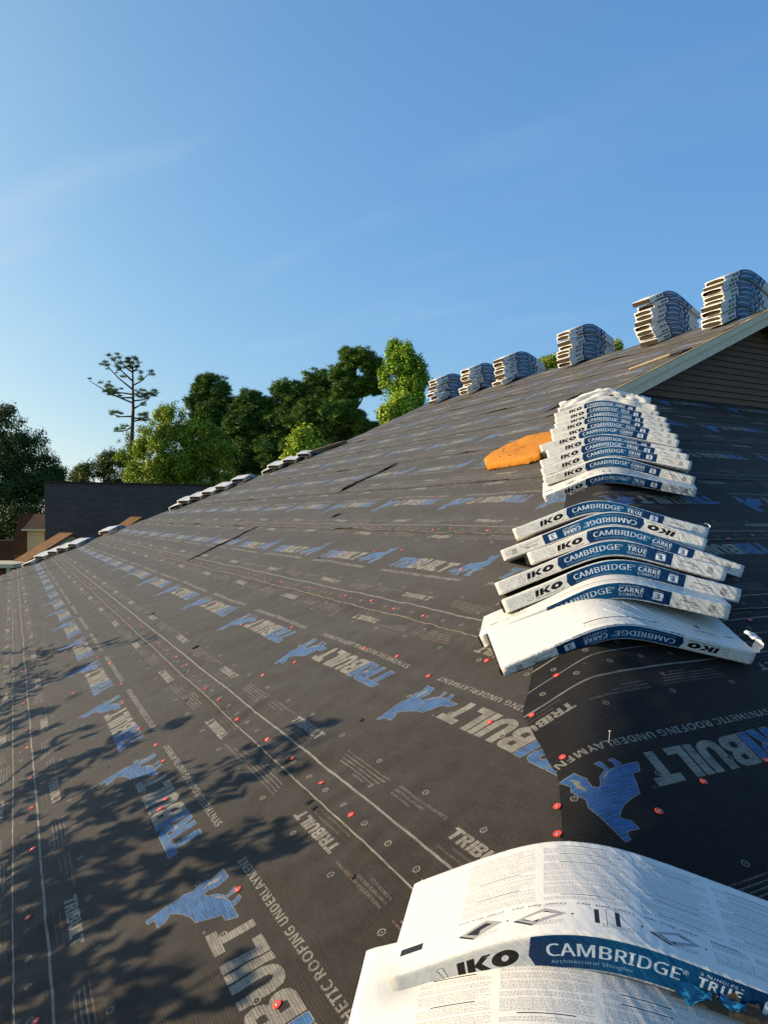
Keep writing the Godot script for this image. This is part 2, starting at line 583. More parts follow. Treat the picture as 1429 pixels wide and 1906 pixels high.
func wrapper_image(kind: int) -> Image:
	# unrolled film: front band, top face, back band; 1.1 m runs left to right
	var w := 2048
	var h := 1024
	var im := Image.create(w, h, false, Image.FORMAT_RGB8)
	var white := Color8(212, 211, 206)
	im.fill(white)
	front_band(im, Vector2(0, 0), 164, kind == 1, false)
	front_band(im, Vector2(0, 164 + 670), 164, kind == 0, true)
	var g := Color8(120, 120, 120)
	var dk := Color8(40, 40, 42)
	var top := 164
	if kind == 0:
		# five columns of small print towards the back, picture strip towards the front
		for c in 5:
			var x0 := 330 + c * 345
			var y := top + 215
			while y < top + 610:
				var n := rng.randi_range(3, 8)
				scribble(im, x0, y, x0 + 318, n, 5.5, 2, Color8(122, 122, 124))
				y += int(n * 5.5) + rng.randi_range(0, 8)
				if rng.randf() < 0.25:
					im.fill_rect(Rect2i(x0 + 60, y, 190, 4), dk)
					y += 12
		for c in 4:
			var x0 := 320 + c * 235
			draw_text(im, ["STEPS - ÉTAPE - PASO 1-2", "STEPS - ÉTAPE - PASO 3-4", "STEPS - ÉTAPE - PASO 5-7", "STEP - ÉTAPE - PASO 8"][c], Transform2D(Vector2(1, 0), Vector2(0, -1), Vector2(x0, top + 190)), 9, 200, dk)
			scribble(im, x0 + 100, top + 168, x0 + 200, 3, 6, 2, g)
			var a := Vector2(x0 + 6, top + 120)
			if c == 2:
				for q in 2:
					fill_poly(im, [PackedVector2Array([a + Vector2(50 + q * 70, 40), a + Vector2(66 + q * 70, 40), a + Vector2(66 + q * 70, -45), a + Vector2(50 + q * 70, -45)])], dk)
				im.fill_rect(Rect2i(x0 + 95, top + 60, 3, 110), g)
			else:
				fill_poly(im, [PackedVector2Array([a + Vector2(0, -20), a + Vector2(120, 40), a + Vector2(195, 0), a + Vector2(70, -62)])], Color8(150, 150, 148))
				fill_poly(im, [PackedVector2Array([a + Vector2(0, -20), a + Vector2(70, -62), a + Vector2(76, -56), a + Vector2(10, -14)])], dk)
				fill_poly(im, [PackedVector2Array([a + Vector2(35, -18), a + Vector2(120, 22), a + Vector2(150, 6), a + Vector2(100, -14), a + Vector2(92, -44)])], dk)
				if c > 0: fill_poly(im, [PackedVector2Array([a + Vector2(110, 18), a + Vector2(40, -12), a + Vector2(75, -35), a + Vector2(160, 0)])], white)
			scribble(im, x0 + 80, top + 58, x0 + 190, 4, 7, 3, g)
			fill_poly(im, [PackedVector2Array([Vector2(x0 + 212, top + 118), Vector2(x0 + 218, top + 124), Vector2(x0 + 224, top + 118), Vector2(x0 + 218, top + 112)])], dk)
		draw_text(im, "IMPORTANT:", Transform2D(Vector2(1, 0), Vector2(0, -1), Vector2(1275, top + 190)), 10, 120, dk)
		for c in 2:
			scribble(im, 1275 + c * 170, top + 150, 1420 + c * 170, 5, 7, 3, g)
			for q in 7: im.fill_rect(Rect2i(1275 + c * 230, top + 90 + (q % 3) * 16, 200, 2), g)
			for q in 5: im.fill_rect(Rect2i(1275 + c * 230 + q * 48, top + 90, 2, 34), g)
			scribble(im, 1275 + c * 230, top + 60, 1480 + c * 230, 4, 7, 3, g)
		for q in 26:
			var cx := 1700.0 + rng.randf() * 300.0
			scribble(im, cx, top + 40 + rng.randf() * 150, cx + 70, 2, 6, 2, g)
		fill_poly(im, [PackedVector2Array([Vector2(40, top + 110), Vector2(150, top + 110), Vector2(150, top + 150), Vector2(40, top + 150)])], dk)
	else:
		# the plain side: two ruled boxes and faint print that shows through
		for bx in [[250, 130, 190, 60], [760, 60, 560, 70]]:
			im.fill_rect(Rect2i(bx[0], top + bx[1], bx[2], 3), g)
			im.fill_rect(Rect2i(bx[0], top + bx[1], 3, bx[3]), g)
			im.fill_rect(Rect2i(bx[0] + bx[2], top + bx[1], 3, bx[3]), g)
			im.fill_rect(Rect2i(bx[0], top + bx[1] + bx[3], bx[2], 12), dk)
			scribble(im, bx[0] + 10, top + bx[1] + 10, bx[0] + bx[2] - 10, 5, 8, 3, Color8(165, 165, 167))
		for r in 9:
			scribble(im, 300, top + 300 + r * 34, 1700, 2, 8, 3, Color8(186, 187, 190), 0.6)
		im.fill_rect(Rect2i(360, top + 250, 20, 70), dk)
		im.fill_rect(Rect2i(396, top + 250, 8, 70), dk)
		fill_poly(im, [PackedVector2Array([Vector2(90, top + 200), Vector2(170, top + 200), Vector2(170, top + 220), Vector2(90, top + 220)])], dk)
	# scuffs and dirt
	for q in 60:
		var p := Vector2(rng.randf() * w, rng.randf() * h)
		var l := rng.randf_range(6, 34)
		fill_poly(im, [PackedVector2Array([p, p + Vector2(l, rng.randf_range(-3, 3)), p + Vector2(l * 0.7, 3)])], white.lerp(Color8(96, 84, 70), rng.randf_range(0.1, 0.5)))
	return im


func front_band(im: Image, o: Vector2, hh: float, carre: bool, turned: bool) -> void:
	# printed with its own up towards -v of the picture when turned
	var w := 2048.0
	var m := Transform2D(Vector2(1, 0), Vector2(0, -1), o + Vector2(0, hh))
	if turned: m = Transform2D(Vector2(-1, 0), Vector2(0, 1), o + Vector2(w, 0))
	else: m = Transform2D(Vector2(1, 0), Vector2(0, 1), o)
	# x along the band, y up from its lower edge (the lower edge is the outer rim of the picture)
	var navy := Color8(11, 48, 88)
	var teal := Color8(17, 84, 126)
	var ink := Color8(28, 27, 27)
	var pale := Color8(206, 216, 224)
	for k in 40:
		var a := 612.0 + k * 24.4
		var c := navy.lerp(teal, 0.5 + 0.5 * sin(k * 0.16 - 1.2))
		var lo := Vector2(a, 4)
		var pv := [m * lo, m * Vector2(a + 25, 4), m * Vector2(a + 25, hh - 4), m * Vector2(a, hh - 4)]
		if k == 0: pv = [m * Vector2(a + 10, 4), m * Vector2(a + 25, 4), m * Vector2(a + 25, hh - 4), m * Vector2(a + 16, hh - 4), m * Vector2(a - 10, hh * 0.45)]
		fill_poly(im, [PackedVector2Array(pv)], c)
	# emblem: a curved shield under a stack of scallops, drawn as outlines
	for q in [[1.0, ink], [0.80, Color8(222, 221, 216)]]:
		var sc: float = q[0]
		var c0 := Vector2(248, 52)
		var pv := PackedVector2Array()
		for i in 13: pv.append(m * (c0 + Vector2(cos(PI + PI * i / 12.0) * 30, sin(PI + PI * i / 12.0) * 34 + 8) * sc))
		pv.append(m * (c0 + Vector2(12, 0) * sc))
		pv.append(m * (c0 + Vector2(-12, 0) * sc))
		fill_poly(im, [pv], q[1])
		for r in 4:
			var cc := Vector2(246 - r * 3, 66 + r * 16)
			var pc := PackedVector2Array()
			for i in 12: pc.append(m * (cc + Vector2(cos(TAU * i / 12.0) * (12 + r * 2), sin(TAU * i / 12.0) * 11) * sc))
			fill_poly(im, [pc], q[1])
	# heavy maker's initials, slanted
	var sl := Transform2D(Vector2(1, 0), Vector2(0.22, 1), Vector2(296, 44))
	for c in [[0, 0, 0, 78, 34, 78, 34, 0], [44, 0, 44, 78, 78, 78, 78, 0], [78, 42, 112, 78, 152, 78, 108, 40, 150, 0, 110, 0, 78, 32]]:
		var pv := PackedVector2Array()
		for i in range(0, c.size(), 2): pv.append(m * (sl * Vector2(c[i], c[i + 1])))
		fill_poly(im, [pv], ink)
	var oo := []
	for q in [[56.0, 39.0], [15.0, 15.0]]:
		var pv := PackedVector2Array()
		for i in 28: pv.append(m * (sl * (Vector2(206, 39) + Vector2(cos(TAU * i / 28.0) * q[0], sin(TAU * i / 28.0) * q[1]))))
		oo.append(pv)
	fill_poly(im, oo, ink)
	draw_text(im, "Une performance durable" if carre else "Resistance at every turn", m * Transform2D(0, Vector2(300, 18)), 15, 270, ink)
	draw_text(im, "CAMBRIDGE", m * Transform2D(0, Vector2(672, 62)), 60, 470, pale, false)
	draw_text(im, "CAMBRIDGE", m * Transform2D(0, Vector2(675, 62)), 60, 470, pale, false)
	draw_text(im, "®", m * Transform2D(0, Vector2(1148, 100)), 22, 22, pale, false)
	draw_text(im, "Bardeaux architecturaux" if carre else "Architectural Shingles", m * Transform2D(0, Vector2(680, 28)), 16, 300, pale.lerp(teal, 0.35), false)
	if carre:
		draw_text(im, "3 PAQUETS =", m * Transform2D(0, Vector2(1200, 126)), 14, 170, pale, false)
		draw_text(im, "CARRÉ", m * Transform2D(0, Vector2(1196, 70)), 46, 180, pale)
		draw_text(im, "COMPLET", m * Transform2D(0, Vector2(1198, 30)), 28, 178, pale, false)
	else:
		draw_text(im, "3 BUNDLES =", m * Transform2D(0, Vector2(1206, 126)), 14, 160, pale, false)
		draw_text(im, "TRUE", m * Transform2D(0, Vector2(1206, 66)), 50, 160, pale)
		draw_text(im, "SQUARE", m * Transform2D(0, Vector2(1206, 28)), 26, 160, pale, false)
	var fr := [m * Vector2(1448, 36), m * Vector2(1530, 36), m * Vector2(1530, 120), m * Vector2(1448, 120)]
	fill_poly(im, [PackedVector2Array(fr)], pale)
	draw_text(im, "3", m * Transform2D(0, Vector2(1470, 48)), 60, 36, navy)
	draw_text(im, "CLASS", m * Transform2D(0, Vector2(1452, 128)), 12, 74, pale, false)
	if carre:
		for q in 46:
			var dx := rng.randf_range(1560, 2030)
			var dy := rng.randf_range(8, 150)
			var dl := rng.randf_range(6, 46)
			fill_poly(im, [PackedVector2Array([m * Vector2(dx, dy), m * Vector2(dx + dl, dy + rng.randf_range(-5, 5)), m * Vector2(dx + dl * 0.6, dy + rng.randf_range(2, 6))])], Color8(212, 211, 206).lerp(Color8(58, 52, 46), rng.randf_range(0.35, 0.95)))
	# stamp and bar code

	scribble_on(im, m, 1660, 92, 130, 22, Color8(70, 68, 66))
	scribble_on(im, m, 1640, 40, 190, 14, Color8(110, 108, 106))
	im.fill_rect(Rect2i(m * Rect2(1762, 74, 50, 8)), ink)
	for q in 9:
		im.fill_rect(Rect2i(m * Rect2(1884 + q * 6, 36, 2 + q % 3, 88)), Color8(96, 94, 92))


func scribble_on(im: Image, m: Transform2D, x: float, y: float, w: float, h: float, col: Color) -> void:
	var xx := x
	while xx < x + w:
		var g := rng.randf_range(5, 10)
		im.fill_rect(Rect2i(m * Rect2(xx, y, g, h * rng.randf_range(0.55, 1.0))), col)
		im.fill_rect(Rect2i(m * Rect2(xx + 2, y + h * 0.3, maxf(g - 4, 1), h * 0.25)), Color8(222, 221, 216))
		xx += g + 3


func wrinkle_image() -> Image:
	var w := 1024
	var h := 512
	var a := stretched(w, h, 1024, 24, 0.02, 3)
	var b := stretched(w, h, 512, 64, 0.03, 8, true)
	var c := noise_bytes(w, h, 0.02, 21, 4)
	var o := PackedByteArray()
	o.resize(w * h)
	for y in h:
		var sh := int(y * (0.9 if y < 90 else 0.35))
		var k := 0.8 if y < 90 or y > 410 else 0.35
		for x in w:
			var i := y * w
			var j := (x + sh) & 1023
			o[i + x] = int(clampf(a[i + j] * k * 0.25 + b[i + j] * k * 0.75 + c[i + x] * 0.12 + 10.0, 0, 255))
	return Image.create_from_data(w, h, false, Image.FORMAT_L8, o)


func make_materials() -> void:
	# printed woven underlayment
	var ul := mat(Color.WHITE, 0.62, 0.20)
	ul.rim_enabled = true
	ul.rim = 0.34
	ul.rim_tint = 0.0
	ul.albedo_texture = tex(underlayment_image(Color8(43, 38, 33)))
	ul.resource_name = "printed underlayment"
	var w := 1024
	var d1 := noise_bytes(w, w, 0.012, 31, 5)
	var d2 := noise_bytes(w, w, 0.25, 33, 2)
	var d3 := stretched(w, w, 96, 1024, 0.15, 35)
	var det := PackedByteArray()
	det.resize(w * w * 4)
	for i in w * w:
		var g := 0.54 + 0.26 * d1[i] / 255.0 + 0.46 * d2[i] / 255.0 + 0.42 * (d3[i] / 255.0 - 0.5)
		var dust := clampf((d1[i] - 132) / 80.0, 0, 1) * clampf((d2[i] - 122) / 60.0, 0, 1)
		det[i * 4] = int(clampf((g + dust * 0.55) * 255, 0, 255))
		det[i * 4 + 1] = int(clampf((g + dust * 0.22) * 252, 0, 255))
		det[i * 4 + 2] = int(clampf((g - dust * 0.05) * 248, 0, 255))
		det[i * 4 + 3] = 255
	ul.detail_enabled = true
	ul.detail_blend_mode = BaseMaterial3D.BLEND_MODE_MUL
	ul.detail_uv_layer = BaseMaterial3D.DETAIL_UV_2
	ul.detail_albedo = tex(Image.create_from_data(w, w, false, Image.FORMAT_RGBA8, det))
	var hb := PackedByteArray()
	hb.resize(w * w)
	for y in w:
		var rib := 110.0 + 55.0 * sin(y * TAU * 150.0 / w)
		for x in w:
			hb[y * w + x] = int(clampf(rib + (d2[y * w + x] - 128) * 1.3 + (d1[y * w + x] - 128) * 0.4, 0, 255))
	ul.heightmap_enabled = true
	ul.heightmap_scale = 0.13
	ul.heightmap_texture = tex(Image.create_from_data(w, w, false, Image.FORMAT_L8, hb))
	M.ul = ul
	# end slope sheets: same print and dust layer, darker base, weaker rim
	M.ul_dark = ul.duplicate()
	M.ul_dark.albedo_texture = tex(underlayment_image(Color8(25, 24, 23)))
	M.ul_dark.rim = 0.12
	M.deck = mat(Color8(70, 66, 62), 0.8)
	# shrink film
	var wb := tex(wrinkle_image())
	for k in 2:
		var m := mat(Color.WHITE, 0.34, 0.32)
		m.albedo_texture = tex(wrapper_image(k))
		m.heightmap_enabled = true
		m.heightmap_scale = 0.30
		m.heightmap_texture = wb
		m.texture_repeat = false
		m.resource_name = "printed film"
		M["film%d" % k] = m
	var film := mat(Color8(222, 221, 216), 0.34)
	M.film = film
	M.blue_film = mat(Color8(22, 104, 150), 0.3)
	# layered shingles seen on their cut ends
	var lay := Image.create(64, 256, false, Image.FORMAT_RGB8)
	for y in 256:
		for x in 64:
			var g := 0.55 + 0.45 * absf(sin(y * PI / 12.0 + sin(x * 0.2) * 0.4))
			g *= rng.randf_range(0.75, 1.1)
			lay.set_pixel(x, y, Color8(int(72 * g), int(62 * g), int(50 * g)))
	var sh := mat(Color.WHITE, 0.9, 0.3)
	sh.albedo_texture = tex(lay)
	M.shingle_end = sh
	M.granule = mat(Color.WHITE, 0.95, 0.3)
	M.granule.albedo_texture = tone(256, Color8(46, 42, 38), Color8(104, 96, 86), 0.2, 41)
	M.red = mat(Color8(232, 58, 34), 0.55)
	M.steel = mat(Color8(190, 190, 190), 0.35)
	M.steel.metallic = 0.8
	M.trim = mat(Color.WHITE, 0.6)
	M.trim.albedo_texture = tone(128, Color8(226, 206, 170), Color8(240, 220, 186), 0.05, 43)
	M.siding = mat(Color.WHITE, 0.75)
	M.siding.albedo_texture = tone(128, Color8(92, 64, 46), Color8(124, 92, 68), 0.06, 44)
	M.siding.uv1_triplanar = true
	M.siding.uv1_scale = Vector3(0.5, 3, 0.5)
	M.wood = mat(Color.WHITE, 0.8)
	M.wood.albedo_texture = tone(128, Color8(196, 168, 120), Color8(226, 204, 160), 0.06, 45)
	M.black = mat(Color8(24, 23, 22), 0.7)
	M.foam = mat(Color.WHITE, 0.92, 0.25)
	M.foam.albedo_texture = tone(256, Color8(176, 112, 40), Color8(194, 132, 58), 0.03, 46)
	M.foam.uv1_scale = Vector3(2, 2, 2)
	M.dirt = mat(Color8(70, 44, 24), 0.95)
	# neighbour
	var rt := Image.create(512, 512, false, Image.FORMAT_RGB8)
	for y in 512:
		for x in 512:
			var row := y / 16
			var tab := hash(Vector2i((x + (row % 3) * 21) / 40, row)) % 100 / 100.0
			var g := 0.9 + 0.14 * tab
			if y % 16 == 0: g *= 0.7
			g *= rng.randf_range(0.9, 1.1)
			rt.set_pixel(x, y, Color8(int(88 * g), int(76 * g), int(66 * g)))
	M.roof_grey = mat(Color.WHITE, 0.95, 0.2)
	M.roof_grey.albedo_texture = tex(rt)
	M.roof_grey.uv1_scale = Vector3(0.22, 0.22, 0.22)
	M.roof_brown = mat(Color8(214, 176, 140), 0.95, 0.2)
	M.roof_brown.albedo_texture = M.roof_grey.albedo_texture
	M.roof_brown.albedo_color = Color(1.3, 1.16, 0.98)
	M.roof_brown.uv1_scale = Vector3(0.22, 0.22, 0.22)
	M.roof_dim = M.roof_brown.duplicate()
	M.roof_dim.albedo_color = Color(0.78, 0.70, 0.62)
	M.cream = mat(Color8(196, 178, 134), 0.8)
	M.cream_trim = mat(Color8(206, 196, 164), 0.7)
	M.brick = mat(Color.WHITE, 0.95)
	M.brick.albedo_texture = tone(256, Color8(70, 50, 38), Color8(122, 92, 72), 0.12, 47)
	M.brick.uv1_triplanar = true
	M.glass = mat(Color8(30, 34, 38), 0.1)
	M.bark = mat(Color.WHITE, 0.95, 0.2)
	M.bark.albedo_texture = tone(128, Color8(58, 44, 34), Color8(122, 100, 82), 0.08, 48)
	M.bark.uv1_scale = Vector3(3, 0.6, 1)
	for k in [["leaf", Color8(146, 160, 58), Color(0.30, 0.38, 0.06)], ["needle", Color8(98, 126, 62), Color(0.16, 0.20, 0.04)], ["leaf_dark", Color8(76, 94, 48), Color(0.14, 0.2, 0.05)]]:
		var m := mat(k[1], 0.6, 0.35)
		m.vertex_color_use_as_albedo = true
		m.backlight_enabled = true
		m.backlight = k[2]
		m.cull_mode = BaseMaterial3D.CULL_DISABLED
		M[k[0]] = m
	M.grass = mat(Color.WHITE, 1.0, 0.1)
	M.grass.albedo_texture = tone(256, Color8(52, 66, 30), Color8(96, 104, 52), 0.04, 49)
	M.grass.uv1_scale = Vector3(120, 120, 120)


# ---------------------------------------------------------------- ground and house
func build_ground() -> void:
	var pm := PlaneMesh.new()
	pm.size = Vector2(700, 700)
	var g := MeshInstance3D.new()
	g.name = "ground"
	g.mesh = pm
	g.material_override = M.grass
	g.set_meta("kind", "structure")
	g.position = Vector3(0, 0, -60)
	add_child(g)


const RIGHT_EDGE := [[1.547, 1.332], [1.585, 1.359], [1.688, 1.435], [1.751, 1.482], [1.816, 1.523], [1.926, 1.562], [2.026, 1.596], [2.185, 1.657]]


func right_hmin(s: float) -> float:
	var jag := nz.get_noise_1d(s * 6.0) * 0.006
	if s <= 1.547: return (s - 0.074) / K + jag
	if s >= 2.185: return (s - 0.366) / K + jag
	for i in RIGHT_EDGE.size() - 1:
		var a: Array = RIGHT_EDGE[i]
		var b: Array = RIGHT_EDGE[i + 1]
		if s <= b[0]: return lerpf(a[1], b[1], (s - a[0]) / (b[0] - a[0])) + jag
	return s / K


func right_start(j: int) -> float:
	return 2.50 if j == 2 else 1.05 + 1.11 * (j - 1)


func left_emin(s: float) -> float:
	var w := s / K
	return HIP + w if w < 6.69 else 6.775


func left_emax(s: float) -> float:
	var w := s / K
	return FAR - w if w < 7.0 else 16.5


# start of each course, phase of its print, and whether the print stands upright
const COURSES := [[-2, -2.21, 0.4, 0], [-1, -1.10, 0.9, 0], [0, 0.003, -1.263, 0], [1, 1.113, -2.932, 0], [2, 2.243, 4.93, 1], [3, 3.34, -4.343, 0], [4, 4.43, 6.66, 1], [5, 5.54, 0.3, 0], [6, 6.65, 0.8, 1], [7, 7.76, 0.1, 0], [8, 8.87, 0.6, 1], [9, 9.98, 0.2, 0]]


func left_n(k: int, s: float) -> float:
	var ds: float = s - COURSES[k + 2][1]
	return 0.0012 + 0.006 * clampf(1.0 - ds / 1.2, 0, 1)


func edge_lift(k: int, e: float, s: float) -> float:
	var ds: float = s - COURSES[k + 2][1]
	if ds > 0.3: return 0.0
	var f := nz.get_noise_2d(e * 0.75 + k * 17.3, k * 5.1)
	return maxf(0.0, f - 0.34) * 0.034 * exp(-ds / 0.07)


func left_point(k: int, e: float, s: float, up := 0.0) -> Vector3:
	return left_surf(e, s, left_bump(e, s) + left_n(k, s) + edge_lift(k, e, s) + up)


func roll_uv(along: float, ds: float, phase: float, upright: bool) -> Vector2:
	# along is measured so that upright print reads towards falling values
	if upright: return Vector2((-along + phase) / ROLL_L, 1.0 - ds / ROLL_W)
	return Vector2((along + phase) / ROLL_L, ds / ROLL_W)


func build_house() -> void:
	house = thing("house", "wide house with a hip roof covered in dark printed underlayment", "house")
	var strips := {}
	for c in COURSES:
		var k: int = c[0]
		var s0: float = c[1]
		var s1 := minf(s0 + 1.2, 10.95)
		if k == -2: s0 = -1.45
		var nu := 340 if k <= 1 and k >= -1 else (200 if k <= 3 else 110)
		var nv := 26 if k <= 1 and k >= -1 else 14
		var f := func(i: int, j: int) -> Array:
			var fj := float(j) / nv
			var s := lerpf(s0, s1, fj)
			var a := left_emin(s)
			var e := a + (left_emax(s) - a) * pow(float(i) / nu, 1.75)
			return [left_point(k, e, s), roll_uv(e, s - c[1], c[2], c[3] == 1), Vector2(e / 1.3, s / 1.3)]
		strips[k] = part("underlayment_strip", grid(nu, nv, f, true), M.ul, house)
	var rstrips := {}
	for j in range(-2, 7):
		var s0 := right_start(j)
		var s1 := minf(right_start(j + 1) + 0.09, 7.56)
		if s0 < -1.45: s0 = -1.45
		if s1 - s0 < 0.1: continue
		var nu := 150 if j < 4 else 80
		var nv := 40
		var f := func(i: int, jj: int) -> Array:
			var s := lerpf(s0, s1, float(jj) / nv)
			var a := right_hmin(s)
			var h := a + (minf(13.5, 19.7 - s / K) - a) * pow(float(i) / nu, 2.0)
			var ds := s - right_start(j)
			var n := bump(h + 40.0, s, s0 + 0.05) * 0.8 + 0.008 + 0.005 * clampf(1.0 - ds / 1.2, 0, 1)
			return [right_surf(h, s, n), roll_uv(-h, ds, 2.723 + (j - 1) * 0.37, false), Vector2(h / 1.3 + 0.37, s / 1.3)]
		rstrips[j] = part("underlayment_strip", grid(nu, nv, f), M.ul_dark, house)
	# rear slopes, out of sight
	var st := begin()
	var yr := -1.53 + T * RIDGE
	var ye := -1.53 - T * 1.3
	quad(st, [P(6.775, RIDGE, yr - 0.01), P(16.5, RIDGE, yr - 0.01), P(16.5, 13.2, yr - 0.01 - T * 3.28), P(6.775, 13.2, yr - 0.01 - T * 3.28)], P(11, 9, -3))
	quad(st, [P(6.775, 13.2, yr - 0.01 - T * 3.28), P(16.5, 13.2, yr - 0.01 - T * 3.28), P(FAR + 1.3, 21.1, ye), P(-1.3, 21.1, ye)], P(11, 9, -3))
	quad(st, [P(FAR + 1.3, -1.3, ye - 0.01), P(FAR + 1.3, 21.1, ye - 0.01), P(16.5, 12.9, 1.74 - 0.01), P(16.5, 6.99, 1.74 - 0.01)], P(11, 9, -3))
	part("rear_roof", finish(st), M.deck, house)
	# the deck under the sheets
	st = begin()
	quad(st, [P(HIP - 1.3, -1.3, ye - 0.04), P(FAR + 1.3, -1.3, ye - 0.04), P(16.45, 6.99, 1.70), P(6.80, 6.69, 1.56)], P(11, 9, -3))
	quad(st, [P(6.80, 6.69, 1.56), P(16.45, 6.99, 1.70), P(16.45, RIDGE, yr - 0.04), P(6.80, RIDGE, yr - 0.04)], P(11, 9, -3))
	part("roof_deck", finish(st), M.deck, house)
	# walls below the eaves
	for wl in [[-0.9, 23.9, -0.9, -0.7], [-0.9, 23.9, 20.5, 20.7], [-0.9, -0.7, -0.69, 20.49], [23.7, 23.9, -0.69, 20.49]]:
		st = begin()
		house_box(st, wl[0], wl[1], wl[2], wl[3], -CY, ye - 0.05)
		part("wall", finish(st), M.brick, house)
	build_gable()
	build_cap_nails(strips, rstrips)
	build_lap_flaps(strips)


func build_gable() -> void:
	var yr := -1.53 + T * RIDGE
	var we := 6.97   # wall face
	var y0 := -1.53 + T * (we - HIP)
	var half := (yr - y0) / T
	var st := begin()
	var a := P(we + 0.02, RIDGE - half, y0)
	var b := P(we + 0.02, RIDGE + half, y0)
	var c := P(we + 0.02, RIDGE, yr - 0.03)
	quad(st, [a, b, c, c], P(12, 9.9, 2))
	var wall := part("gable_wall", finish(st), M.siding, house)
	var nb := 16
	var step := (yr - y0) / nb
	for k in nb:
		st = begin()
		var ya := y0 + k * step
		var yb := ya + step * 1.12
		var ha := (yr - ya) / T
		var hb := maxf((yr - yb) / T, 0.02)
		hexa(st, [P(we - 0.028, RIDGE - ha, ya), P(we - 0.028, RIDGE + ha, ya), P(we + 0.012, RIDGE + ha, ya), P(we + 0.012, RIDGE - ha, ya), P(we - 0.006, RIDGE - hb, yb), P(we - 0.006, RIDGE + hb, yb), P(we + 0.012, RIDGE + hb, yb), P(we + 0.012, RIDGE - hb, yb)])
		part("siding_board", finish(st), M.siding, wall)
	for sd in [-1.0, 1.0]:
		# rake board in two steps, soffit behind it, bare sheathing edge on top
		for q in [["rake_board", 6.755, 6.79, -0.035, -0.235, M.trim], ["rake_moulding", 6.735, 6.754, -0.030, -0.105, M.trim], ["sheathing_edge", 6.752, 6.80, -0.002, -0.028, M.wood]]:
			st = begin()
			var w0 := 6.50
			var pts := []
			for dy in [q[4], q[3]]:
				for ew in [[q[1], 0], [q[2], 0], [q[2], 1], [q[1], 1]]:
					var ww := RIDGE if ew[1] else w0
					pts.append(P(ew[0], RIDGE + sd * (RIDGE - ww), -1.53 + T * ww + dy))
			hexa(st, pts)
			part(q[0], finish(st), q[5], house)
		st = begin()
		var sp := []
		for dy in [-0.20, -0.185]:
			for ew in [[6.79, 0], [we - 0.03, 0], [we - 0.03, 1], [6.79, 1]]:
				var ww := RIDGE if ew[1] else 6.75
				sp.append(P(ew[0], RIDGE + sd * (RIDGE - ww), -1.53 + T * ww + dy))
		hexa(st, sp)
		part("soffit", finish(st), M.siding, house)


func cap_mesh() -> ArrayMesh:
	var prof := [Vector2(0.0120, 0.0), Vector2(0.0124, 0.0008), Vector2(0.0116, 0.0015), Vector2(0.0085, 0.0017), Vector2(0.0058, 0.0013)]
	var head := [Vector2(0.0046, 0.0012), Vector2(0.0044, 0.0020), Vector2(0.0030, 0.0022), Vector2(0.0, 0.0023)]
	var out: ArrayMesh = null
	for pr in [prof, head]:
		var n := 16
		var f := func(i: int, j: int) -> Array:
			var an := TAU * i / n
			return [Vector3(cos(an) * pr[j].x, pr[j].y, -sin(an) * pr[j].x), Vector2(i, j)]
		var g := grid(n, pr.size() - 1, f)
		if out == null: out = g
		else: out.add_surface_from_arrays(Mesh.PRIMITIVE_TRIANGLES, g.surface_get_arrays(0))
	return out


